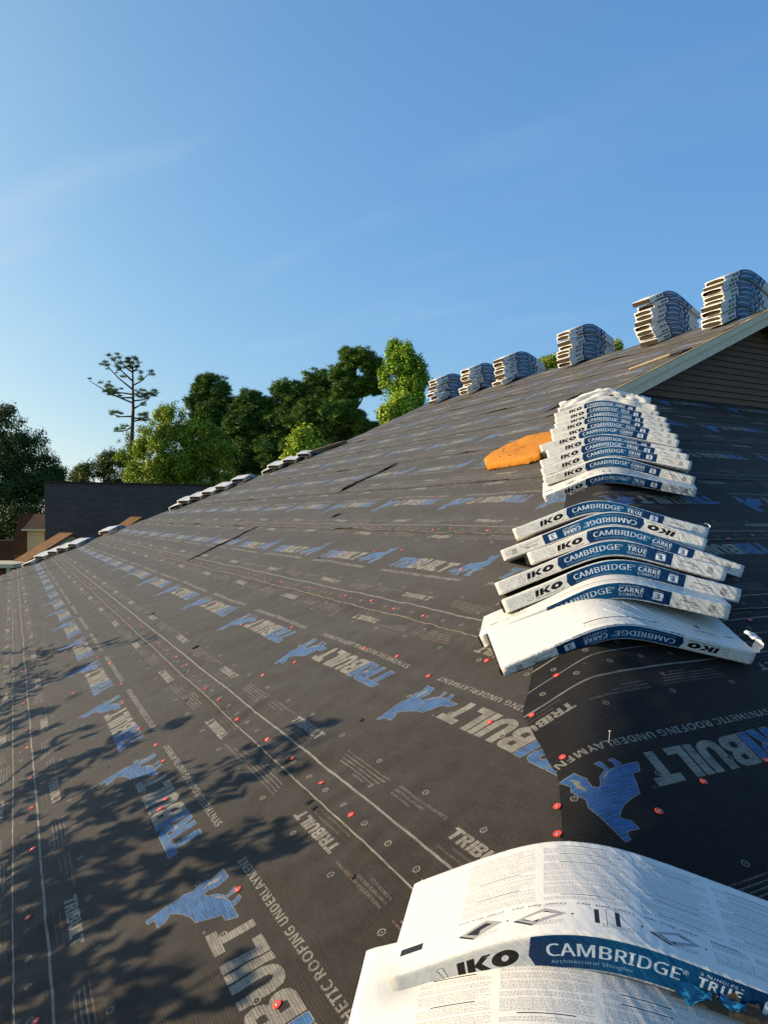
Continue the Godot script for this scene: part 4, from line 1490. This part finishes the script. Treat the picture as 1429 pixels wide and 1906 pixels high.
		for y in [0.0, q[3] - 0.02]:
			for r in [[0.1, 0.8], [q[1] - 0.1, 0.8], [q[1] - 0.1, -2.5], [0.1, -2.5]]: s8.append(q[0] - o.position + Vector3(r[0], y, r[1]))
		hexa(st, s8)
		part("wing_wall", finish(st), M.brick, o)
	# open porch at the far left: pale eave on posts
	var por := thing("porch", "pale eave of an open porch on posts at the far left edge behind the roof", "porch", Transform3D(Basis(), Vector3(-16.8, 0, -30.6)))
	st = begin()
	p8 = []
	for y in [3.52, 3.68]:
		for r in [[-3.0, 0.6], [1.25, 0.6], [1.25, -2.0], [-3.0, -2.0]]: p8.append(Vector3(r[0], y, r[1]))
	hexa(st, p8)
	part("eave", finish(st), M.cream_trim, por)
	for x in [-2.8, -1.4, 0.0, 1.0]:
		st = begin()
		p8 = []
		for y in [0.0, 3.52]:
			for r in [[x - 0.07, 0.5], [x + 0.07, 0.5], [x + 0.07, 0.36], [x - 0.07, 0.36]]: p8.append(Vector3(r[0], y, r[1]))
		hexa(st, p8)
		part("post", finish(st), M.cream_trim, por)


# ---------------------------------------------------------------- trees
func leaf_clump(n: int, r: float, size: float, seed_: int, narrow: float) -> ArrayMesh:
	var g := RandomNumberGenerator.new()
	g.seed = seed_
	var v := PackedVector3Array()
	var nn := PackedVector3Array()
	var t := PackedVector2Array()
	var ix := PackedInt32Array()
	for k in n:
		var d := Vector3(g.randfn(), g.randfn(), g.randfn()).normalized()
		var c := d * r * pow(g.randf(), 0.45)
		var ax := Vector3(g.randfn(), g.randfn() - 0.5, g.randfn()).normalized()
		var nm := (d + Vector3(g.randfn(), g.randfn() + 0.8, g.randfn()) * 0.6).normalized()
		var ay := nm.cross(ax).normalized()
		ax = ay.cross(nm).normalized()
		var l := size * g.randf_range(0.7, 1.25)
		var b := v.size()
		for q in [c - ax * l * 0.5, c + ay * l * narrow + nm * l * 0.08, c + ax * l * 0.5 - nm * l * 0.10, c - ay * l * narrow + nm * l * 0.08]:
			v.append(q)
			nn.append(nm)
			t.append(Vector2.ZERO)
		ix.append_array(PackedInt32Array([b, b + 1, b + 2, b, b + 2, b + 3]))
	return arrays(v, nn, t, ix)


func needle_clump(n: int, r: float, seed_: int) -> ArrayMesh:
	var g := RandomNumberGenerator.new()
	g.seed = seed_
	var v := PackedVector3Array()
	var nn := PackedVector3Array()
	var t := PackedVector2Array()
	var ix := PackedInt32Array()
	for k in n:
		var c := Vector3(g.randf_range(-1, 1), g.randf_range(-0.35, 0.35), g.randf_range(-1, 1)) * r * 0.45
		var d := (Vector3(g.randfn(), g.randfn() * 0.6 + 0.55, g.randfn())).normalized()
		var s := d.cross(Vector3(g.randfn(), g.randfn(), g.randfn())).normalized()
		var l := r * g.randf_range(0.5, 0.9)
		var b := v.size()
		for q in [c - s * r * 0.055, c + d * l, c + s * r * 0.055]:
			v.append(q)
			nn.append((s.cross(d) + U * 0.4 + d * 0.3).normalized())
			t.append(Vector2.ZERO)
		ix.append_array(PackedInt32Array([b, b + 1, b + 2]))
	return arrays(v, nn, t, ix)


var clumps := {}


func crown(tree: Node3D, called: String, places: Array, kind: String, tint: Color) -> void:
	# places: [position, scale]
	if not clumps.has(kind):
		match kind:
			"leaf": clumps[kind] = [leaf_clump(40, 0.40, 0.16, 1, 0.34), leaf_clump(36, 0.42, 0.14, 2, 0.34)]
			"leaf_dark": clumps[kind] = [leaf_clump(30, 0.38, 0.15, 3, 0.30), leaf_clump(30, 0.34, 0.13, 4, 0.30)]
			"needle": clumps[kind] = [needle_clump(64, 0.46, 5), needle_clump(54, 0.50, 6)]
	for half in 2:
		var mine := []
		for i in places.size():
			if i % 2 == half: mine.append(places[i])
		if mine.is_empty(): continue
		var mm := MultiMesh.new()
		mm.transform_format = MultiMesh.TRANSFORM_3D
		mm.use_colors = true
		mm.mesh = clumps[kind][half]
		mm.instance_count = mine.size()
		for i in mine.size():
			var s: float = mine[i][1]
			var b := Basis(U, rng.randf() * TAU)
			if kind != "needle": b = b * Basis(Vector3(1, 0, 0), rng.randf_range(-0.7, 0.7))
			mm.set_instance_transform(i, Transform3D(b.scaled(Vector3(s, s, s)), mine[i][0]))
			var g := rng.randf_range(0.75, 1.4)
			mm.set_instance_color(i, Color(tint.r * g * rng.randf_range(0.9, 1.12), tint.g * g, tint.b * g * rng.randf_range(0.85, 1.1)))
		var o := MultiMeshInstance3D.new()
		o.name = called if half == 0 else called + "_001"
		o.multimesh = mm
		o.material_override = M[kind]
		o.set_meta("kind", "stuff")
		tree.add_child(o)


func tree(called: String, label: String, z: float, blobs: Array, kind: String, density: float, tint := Color.WHITE, group := "trees behind the roof") -> void:
	var cx := 0.0
	var top := 0.0
	for b in blobs:
		cx += b[0] / blobs.size()
		top = maxf(top, b[1] + b[3])
	if kind == "needle" and not label.begins_with("tallest"):
		for b in blobs.duplicate(): blobs.append([b[0] + rng.randf_range(-0.6, 0.6), b[1] - b[3] * 1.5, b[2] * 0.95, b[3] * 0.95])
	var o := thing(called, label, "tree", Transform3D(Basis(), Vector3(cx, 0, -z)), group)
	var st := begin()
	var h := 0.0
	for b in blobs: h = maxf(h, b[1])
	tube(st, [Vector3(0, 0, 0), Vector3(0.08, h * 0.35, 0.05), Vector3(-0.05, h * 0.7, 0), Vector3(0, h, 0)], 0.26, 0.05)
	part("trunk", finish(st), M.bark, o)
	var places := []
	st = begin()
	for b in blobs:
		var c := Vector3(b[0] - cx, b[1], rng.randf_range(-0.4, 0.4) * b[2])
		var rx: float = b[2]
		var ry: float = b[3]
		var base := Vector3(0, maxf(h * 0.3, c.y - ry * 1.2 - absf(c.x) * 0.6), 0)
		tube(st, [base, base.lerp(c, 0.55) + Vector3(0, -0.1, 0.05), c + Vector3(0, ry * 0.3, 0)], 0.09, 0.025, 5)
		var lobes := 15 if kind == "needle" else 12
		var dirs := []
		for k in lobes: dirs.append([Vector3(rng.randfn(), rng.randfn() * 0.8 + 0.15, rng.randfn()).normalized() * rng.randf_range(0.45, 1.12), rng.randf_range(0.18, 0.42)])
		for k in lobes: if kind == "needle": tube(st, [c - Vector3(0, ry * 0.3, 0), c + dirs[k][0] * Vector3(rx, ry, rx) * 0.7], 0.035, 0.012, 4)
		var n := int(density * 46.0 * (rx * ry + rx * rx * 0.5 + 0.3))
		for k in n:
			var q: Array = dirs[rng.randi() % lobes]
			var d := Vector3(rng.randfn(), rng.randfn(), rng.randfn()).normalized()
			var p: Vector3
			if rng.randf() < 0.80:
				p = q[0] * 0.78 + d * Vector3(1.1, 0.95, 1.1) * q[1] * pow(rng.randf(), 0.4)
			else:
				p = d * pow(rng.randf(), 0.4) * 1.02
			if kind == "needle": p.y = p.y * 0.85 + 0.08
			places.append([c + p * Vector3(rx, ry, rx), rng.randf_range(0.65, 1.2)])
	part("limbs", finish(st), M.bark, o)
	crown(o, "crown", places, kind, tint)


func build_trees() -> void:
	tree("broadleaf_tree", "large dark leafy tree at the left edge, left of the neighbour's roof", 46.9, [[-23.71, 9.93, 1.93, 2.1], [-25.84, 10.88, 2.1, 2.41], [-24.42, 7.69, 2.81, 2.47], [-22.15, 8.3, 1.42, 1.7], [-23.0, 6.03, 2.84, 2.13], [-21.3, 7.52, 0.88, 1.42], [-27.69, 7.69, 2.47, 3.12], [-24.99, 3.9, 3.12, 2.13], [-29.11, 4.18, 3.12, 2.56], [-23.0, 2.19, 2.56, 2.13]], "leaf_dark", 1.35, Color(0.62, 0.72, 0.62))
	tree("broadleaf_tree", "lush light green tree just right of the tall thin pine", 52.8, [[-16.06, 12.94, 1.19, 1.58], [-16.78, 10.76, 1.66, 1.78], [-15.46, 9.38, 1.78, 1.98], [-17.33, 8.78, 1.5, 1.58], [-16.1, 6.66, 2.11, 1.85]], "leaf", 1.3, Color(0.92, 0.95, 0.7))
	tree("broadleaf_tree", "broad green tree in front of the round topped pine", 54.1, [[-13.82, 11.7, 1.7, 1.7], [-12.39, 9.88, 1.7, 2.11], [-14.51, 9.26, 1.83, 1.7], [-15.03, 12.32, 0.82, 1.14], [-13.46, 7.18, 2.24, 1.85]], "leaf", 1.15, Color(0.72, 0.82, 0.6))
	tree("pine_tree", "round topped dark pine left of the long pine row", 60.7, [[-14.72, 16.42, 1.73, 1.65], [-15.96, 15.33, 0.91, 1.0], [-13.53, 15.18, 1.0, 1.28], [-14.59, 14.5, 1.37, 1.14], [-13.99, 12.73, 1.32, 1.32]], "needle", 2.4, Color(0.8, 0.85, 0.7))
	tree("pine_tree", "dark pine at the left end of the pine row, right of the round topped one", 59.4, [[-10.92, 14.67, 1.61, 1.78], [-11.59, 12.97, 1.56, 2.01], [-10.47, 10.73, 2.01, 2.23], [-11.75, 10.35, 1.85, 1.85]], "needle", 2.4, Color(0.72, 0.8, 0.66))
	tree("pine_tree", "dark pine in the middle of the pine row", 58.1, [[-7.62, 15.51, 1.48, 1.4], [-8.94, 13.9, 1.66, 1.74], [-7.84, 12.15, 1.97, 1.97], [-8.84, 10.62, 1.85, 1.58]], "needle", 2.4, Color(0.75, 0.82, 0.66))
	tree("pine_tree", "bushy pine left of the tallest pine with bare lower limbs", 56.8, [[-5.4, 16.4, 1.28, 1.28], [-4.88, 14.56, 1.8, 1.7], [-6.16, 13.28, 1.7, 1.7], [-4.04, 12.64, 1.49, 1.28]], "needle", 2.4, Color(0.85, 0.9, 0.68))
	tree("pine_tree", "tallest pine, with open bare limbs below its crown, left of the green pointed tree", 55.4, [[-2.7, 15.3, 1.3, 1.1], [-1.3, 15.7, 1.2, 1.0], [-3.3, 13.4, 1.5, 1.3], [-1.9, 12.6, 1.1, 0.8], [-2.06, 17.81, 1.58, 1.08], [-3.31, 16.65, 1.0, 1.25], [-0.94, 17.06, 0.83, 1.41], [-2.48, 15.61, 1.41, 1.0], [-3.45, 13.94, 1.41, 1.08], [-1.44, 12.48, 1.25, 0.66]], "needle", 2.3, Color(0.9, 0.95, 0.7))
	tree("broadleaf_tree", "tall pointed bright green tree beside the leftmost ridge stack", 52.8, [[1.7, 15.3, 1.45, 1.4], [1.35, 13.8, 1.6, 1.4], [1.9, 16.4, 1.1, 1.2], [1.49, 16.71, 1.35, 1.78], [0.94, 17.7, 0.79, 1.11], [2.44, 15.92, 0.79, 1.66], [1.73, 14.46, 1.5, 1.11], [0.03, 16.12, 0.48, 0.87], [1.32, 12.6, 1.58, 1.45]], "leaf", 1.25, Color(0.72, 0.95, 0.62))
	tree("young_tree", "small bright yellow green sapling in front of the pines, above the far hip", 40.1, [[-4.66, 10.12, 0.6, 0.72], [-4.21, 9.43, 0.85, 0.42], [-4.6, 8.79, 0.94, 0.71]], "leaf", 2.0, Color(1.15, 1.2, 0.8))
	tree("young_tree", "small bright green sapling at the foot of the tall pointed tree", 40.1, [[0.22, 11.42, 0.54, 0.6], [1.01, 11.94, 0.54, 0.91], [0.59, 10.56, 0.71, 0.71]], "leaf", 2.0, Color(1.05, 1.15, 0.75))
	tree("broadleaf_tree", "low olive green trees behind the neighbour's ridge, left of the thin pine", 58.1, [[-21.81, 10.1, 1.83, 1.48], [-23.77, 9.23, 1.57, 1.04], [-20.94, 8.87, 2.1, 1.31], [-24.74, 8.74, 0.96, 0.87], [-22.44, 6.92, 2.9, 1.58]], "leaf_dark", 1.15, Color(1.15, 1.1, 0.7))
	tree("broadleaf_tree", "treetop showing between the third and fourth ridge stacks", 60.7, [[14.04, 18.97, 0.78, 0.69], [14.86, 18.15, 0.73, 0.55], [14.26, 16.69, 1.19, 1.19]], "leaf", 1.6, Color(0.75, 0.85, 0.5))
	tree("broadleaf_tree", "tip of a treetop peeping out right of the third ridge stack", 60.7, [[19.67, 20.05, 0.53, 0.53], [19.8, 18.8, 0.92, 0.92]], "leaf", 1.6, Color(0.75, 0.85, 0.5))
	var und := [[-14.12, 9.32, 2.98, 1.98, "dark understorey below the round topped pine"], [-9.65, 9.82, 3.47, 1.98, "dark understorey under the left end of the pine row"], [-5.19, 10.35, 2.64, 1.58, "dark understorey behind the yellow green sapling"], [-19.07, 8.58, 2.98, 1.74, "dark understorey behind the lush light green tree"]]
	for q in und:
		tree("understorey_bush", q[4], 66.0, [[q[0], q[1], q[2], q[3]], [q[0] + 0.6, q[1] - 2.2, q[2] * 1.1, q[3] * 1.2]], "leaf_dark", 1.0, Color(0.6, 0.72, 0.55))
	tree("pine_tree", "farther dark pine filling the gap right of the round topped pine", 66.0, [[-13.4, 13.9, 2.0, 1.9], [-12.2, 12.4, 2.0, 1.9]], "needle", 2.2, Color(0.7, 0.78, 0.62))
	tree("pine_tree", "farther dark pine behind the middle of the pine row", 66.0, [[-9.6, 14.9, 2.1, 1.8], [-7.6, 16.3, 1.6, 1.5], [-8.6, 13.0, 2.2, 1.8]], "needle", 2.2, Color(0.7, 0.78, 0.62))
	tree("pine_tree", "farther dark pine behind the bushy pine and the tallest one", 66.0, [[-4.6, 16.2, 1.7, 1.7], [-5.2, 13.9, 2.0, 1.8], [-2.6, 14.6, 1.3, 1.2]], "needle", 2.2, Color(0.7, 0.78, 0.62))
	thin_pine()


func thin_pine() -> void:
	var D := 42.0 / 1330.0
	var o := thing("pine_tree", "tall thin sparse pine with ivy on its trunk, left of the lush green tree", "tree", Transform3D(Basis().scaled(Vector3.ONE * 1.32), Vector3(-19.6, -1.79, -55.4)), "trees behind the roof")
	var st := begin()
	tube(st, [Vector3(-0.15, 0, 0), Vector3(-0.05, 5, 0), Vector3(0, 9, 0), Vector3(0.12, 12, 0), Vector3(0.08, 14.6, 0)], 0.22, 0.04, 8)
	part("trunk", finish(st), M.bark, o)
	st = begin()
	var places := []
	var br := [[12.4, -2.25, 1.3], [13.2, -1.55, 1.7], [13.7, -0.95, 1.35], [12.9, -1.9, 0.65], [13.4, 1.15, 0.75], [12.5, 1.35, 0.45], [12.0, 1.3, 1.1], [11.6, -1.35, 0.2], [11.5, 1.1, 0.05], [11.0, -0.85, -0.25], [14.2, -0.55, 0.75], [14.2, 0.4, 0.6], [12.7, -1.2, 0.15], [13.0, 0.9, -0.25], [14.4, 0.1, 0.5], [11.3, 0.9, 0.5]]
	for q in br:
		var a := Vector3(0.06, q[0], 0)
		var zz := rng.randf_range(-0.9, 0.9)
		var b := a + Vector3(q[1], q[2] * 0.9, zz)
		var mid := a.lerp(b, 0.5) + Vector3(0, -0.12, 0)
		tube(st, [a, mid, b], 0.055, 0.018, 5)
		for k in 9:
			var f := rng.randf_range(0.35, 1.0)
			var p := (a.lerp(mid, f * 2.0) if f < 0.5 else mid.lerp(b, (f - 0.5) * 2.0)) + Vector3(rng.randfn() * 0.16, rng.randf_range(-0.06, 0.3), rng.randfn() * 0.2)
			places.append([p, rng.randf_range(0.35, 0.62)])
	part("limbs", finish(st), M.bark, o)
	crown(o, "crown", places, "needle", Color(0.85, 0.9, 0.7))
	var ivy := []
	for k in 120:
		var y := rng.randf_range(5.0, 10.6)
		ivy.append([Vector3(rng.randfn() * 0.22 - 0.08, y, rng.randfn() * 0.22), rng.randf_range(0.4, 0.75)])
	for k in 14: ivy.append([Vector3(-0.75 + rng.randfn() * 0.2, 9.4 + rng.randfn() * 0.15, rng.randfn() * 0.2), 0.6])
	crown(o, "ivy", ivy, "leaf", Color(0.7, 0.8, 0.5))


# the tree out of frame at the left whose boughs shade the roof
const BOUGHS := [
	[21.04, -0.33, 19.27, 0.45, 17.91, 1.09], [9.63, -0.15, 8.02, 0.42, 7.29, 0.79, 6.29, 1.19], [7.11, -0.11, 6.88, 0.21, 6.59, 0.63], [4.9, 0.2, 4.89, 0.35, 4.84, 0.5],
	[4.1, -0.06, 4.54, 0.11, 4.5, 0.29, 4.27, 0.55, 4.11, 0.91], [3.4, 0.54, 3.25, 0.88, 3.18, 1.12, 3.02, 1.38], [3.1, 0.69, 2.98, 1.03, 2.89, 1.24], [3.64, -0.05, 3.56, 0.26, 3.46, 0.55, 3.46, 0.76],
	[3.19, -0.04, 3.27, 0.17, 3.19, 0.44, 3.08, 0.66], [3.03, 0.02, 2.91, 0.23, 2.83, 0.47, 2.77, 0.61], [2.84, -0.04, 2.74, 0.18, 2.64, 0.4], [2.53, 0.07, 2.49, 0.22, 2.31, 0.51],
	[2.16, 0.25, 2.02, 0.45, 2.01, 0.63], [2.51, 0.7, 2.40, 0.86, 2.33, 0.98], [2.73, 0.61, 2.59, 0.83, 2.44, 0.98], [5.6, -0.2, 5.5, 0.0, 5.35, 0.25], [6.1, -0.25, 6.0, 0.0, 5.85, 0.3]]


func build_shadow_tree() -> void:
	var foot := left_surf(3.6, -0.6, 0.0) + SUN * 4.4
	foot.y = 0.0
	var o := thing("overhanging_tree", "leafy tree standing left of the roof, outside the frame, its boughs shading the roof", "tree", Transform3D(Basis(), foot))
	var st := begin()
	tube(st, [Vector3.ZERO, Vector3(0.1, 1.8, 0.1), Vector3(-0.05, 3.4, 0), Vector3(0, 4.7, -0.1)], 0.20, 0.05, 9)
	part("trunk", finish(st), M.bark, o)
	st = begin()
	var places := []
	for q in BOUGHS:
		var pts := []
		var n: int = q.size() / 2
		var far: bool = q[0] > 9.0
		for i in n:
			var d := 2.7 + 0.2 * sin(i * 2.0 + q[0])
			pts.append(left_surf(q[i * 2], q[i * 2 + 1], 0.0) + SUN * d - foot)
		var root := Vector3(0, clampf(pts[0].y - 0.6, 3.0, 4.6), -0.05)
		tube(st, [root, root.lerp(pts[0], 0.5) + Vector3(0, 0.12, 0), pts[0]], 0.022, 0.010, 6)
		tube(st, pts, 0.009, 0.003, 5)
		for i in n - 1:
			var len_: float = (pts[i + 1] - pts[i]).length()
			var cnt := int(clampf(len_ * (34.0 if not far else 12.0), 4, 50))
			for k in cnt:
				var f := (k + rng.randf()) / cnt
				var p: Vector3 = pts[i].lerp(pts[i + 1], f)
				var spread := 0.055 if i < n - 2 else lerpf(0.055, 0.03, f)
				p += Vector3(rng.randfn(), rng.randfn(), rng.randfn()) * spread
				places.append([p, rng.randf_range(0.75, 1.3)])
	part("boughs", finish(st), M.bark, o)
	# fuller leaf masses where the shade lies thickest
	for q in [[3.6, 0.45, 0.20], [3.2, 0.32, 0.20], [3.0, 0.15, 0.2], [2.75, 0.1, 0.2], [3.35, 0.1, 0.18], [2.4, 0.12, 0.14], [4.25, 0.2, 0.14], [7.9, 0.2, 0.25], [7.2, 0.1, 0.25], [6.7, 0.0, 0.2], [6.2, -0.1, 0.2], [2.1, 0.1, 0.12]]:
		var c := left_surf(q[0], q[1], 0.0) + SUN * 2.8 - foot
		for k in int(42 * q[2] / 0.2):
			places.append([c + Vector3(rng.randfn(), rng.randfn() * 0.8, rng.randfn()) * q[2] * 0.62, rng.randf_range(0.7, 1.3)])
	# and the rest of its crown round the trunk
	for k in 260:
		places.append([Vector3(rng.randfn() * 0.7 - 2.6, 4.6 + rng.randfn() * 0.8, rng.randfn() * 1.1), rng.randf_range(0.9, 1.6)])
	var mm := MultiMesh.new()
	mm.transform_format = MultiMesh.TRANSFORM_3D
	mm.use_colors = true
	mm.mesh = leaf_clump(4, 0.04, 0.095, 91, 0.24)
	mm.instance_count = places.size()
	for i in places.size():
		var b := Basis(Vector3(rng.randfn(), rng.randfn(), rng.randfn()).normalized(), rng.randf() * TAU).scaled(Vector3.ONE * places[i][1])
		mm.set_instance_transform(i, Transform3D(b, places[i][0]))
		var g := rng.randf_range(0.8, 1.2)
		mm.set_instance_color(i, Color(g, g, g))
	var cr := MultiMeshInstance3D.new()
	cr.name = "crown"
	cr.multimesh = mm
	cr.material_override = M.leaf
	cr.set_meta("kind", "stuff")
	o.add_child(cr)


# ---------------------------------------------------------------- small things
func build_small_things() -> void:
	# orange foam pad lying on the roof left of the upper pile
	var outl := [[6.0, 4.74], [6.31, 4.96], [6.43, 5.23], [6.39, 5.46], [6.30, 5.63], [6.12, 5.70], [5.90, 5.68], [5.55, 5.42], [5.30, 5.12], [5.34, 4.98], [5.29, 4.88], [5.42, 4.82], [5.65, 4.79], [5.85, 4.76]]
	var c := Vector2.ZERO
	for p in outl: c += Vector2(p[0], p[1]) / outl.size()
	var rings := [[1.0, 0.012], [1.03, 0.03], [1.02, 0.075], [0.985, 0.088], [0.8, 0.097], [0.5, 0.10], [0.2, 0.10], [0.0, 0.10]]
	var n := 84
	var f := func(i: int, j: int) -> Array:
		var t := float(i % n) / n * outl.size()
		var k := int(t) % outl.size()
		var a := Vector2(outl[k][0], outl[k][1])
		var b := Vector2(outl[(k + 1) % outl.size()][0], outl[(k + 1) % outl.size()][1])
		var a0 := Vector2(outl[(k + outl.size() - 1) % outl.size()][0], outl[(k + outl.size() - 1) % outl.size()][1])
		var b1 := Vector2(outl[(k + 2) % outl.size()][0], outl[(k + 2) % outl.size()][1])
		var p := a.lerp(b, t - int(t)).lerp(a.cubic_interpolate(b, a0, b1, t - int(t)), 0.08)
		p = c + (p - c) * rings[j][0] * 0.95
		p += Vector2(nz.get_noise_2d(i * 0.6, j * 0.8), nz.get_noise_2d(i * 0.6 + 30.0, j * 0.8)) * 0.006
		return [left_surf(p.x, p.y, left_bump(p.x, p.y) + 0.006 + rings[j][1] * 0.85 + nz.get_noise_2d(p.x * 5.0, p.y * 5.0) * 0.004), Vector2(p.x, p.y)]
	var g := grid(n, rings.size() - 1, f, true)
	var probe: PackedVector3Array = g.surface_get_arrays(0)[Mesh.ARRAY_NORMAL]
	if probe[n * 6 + 12].y < 0: g = grid(n, rings.size() - 1, f, false)
	var foam := thing("foam_pad", "orange foam pad lying on the roof left of the upper pile", "foam pad")
	part("foam", g, M.foam, foam)
	var holes := begin()
	for k in 9:
		var p := c + Vector2(rng.randf_range(-0.34, 0.34), rng.randf_range(-0.28, 0.34))
		var s := rng.randf_range(0.004, 0.009)
		var q := []
		for nn in [0.088, 0.0965]:
			for d in [[-s, -s * 0.5], [s, -s * 0.4], [s * 0.9, s * 0.5], [-s * 0.8, s * 0.6]]: q.append(left_surf(p.x + d[0], p.y + d[1], left_bump(p.x, p.y) + nn))
		hexa(holes, q)
	part("pits", finish(holes), M.dirt, foam)
	# nail standing in the sheet on the shaded slope
	var base := right_surf(1.765, 1.845, 0.012)
	var st := begin()
	var tip := base + Vector3(0.004, 0.034, 0.0)
	tube(st, [base - Vector3(0, 0.01, 0), tip], 0.0018, 0.0018, 8)
	tube(st, [tip, tip + Vector3(0, 0.0022, 0)], 0.0048, 0.0044, 12)
	var nail := MeshInstance3D.new()
	nail.name = numbered("roofing_nail")
	nail.mesh = finish(st)
	nail.material_override = M.steel
	add_child(nail)
	tag(nail, "single steel nail standing upright on the shaded slope above the blue animal print", "nail")
	# scraps of torn black sheet and dead leaves
	for q in [[13.1, 0.62, 0.10, "dark twig on the far end of the lowest visible course", 1], [7.33, 1.36, 0.09, "black scrap above the first white line, half way down the roof", 0], [5.35, 1.33, 0.10, "black curled scrap beside the small print above the first lap", 0], [2.90, 1.155, 0.05, "black scrap right beside a red cap nail on the first lap", 0], [2.83, 1.50, 0.035, "small black crumb near the red line of print", 0], [2.52, 1.09, 0.05, "row of torn black shreds along the lap edge in the foreground", 0], [2.46, 1.085, 0.04, "torn black shred next to a red splinter at the lap edge", 0], [1.99, 1.02, 0.03, "small dry brown leaf on the inverted print in the foreground", 1], [4.35, 1.02, 0.05, "pale brown leaf below the first lap", 1], [4.0, 0.5, 0.02, "dark speck among the leaf shade", 0], [6.1, 2.75, 0.06, "dark scrap between two blue prints of the third course", 0]]:
		st = begin()
		var p := []
		var l: float = q[2]
		for nn in [0.0, 0.5]:
			for d in [[-0.5, -0.12], [0.5, -0.05], [0.45, 0.15], [-0.35, 0.10]]:
				var e: float = q[0] + d[1] * l + nn * 0.02
				var s: float = q[1] + d[0] * l * 0.55
				var k := clampi(int(floor((s - 0.003) / 1.112)), 0, 4)
				p.append(left_point(k, e, s, 0.004 + nn * l * 0.12 * (1.0 + d[0])))
		hexa(st, p)
		var o := MeshInstance3D.new()
		o.name = numbered("dry_leaf" if q[4] else "sheet_scrap")
		o.mesh = finish(st)
		o.material_override = M.dirt if q[4] else M.black
		add_child(o)
		tag(o, q[3], "dry leaf" if q[4] else "scrap", "scraps and leaves strewn on the roof")
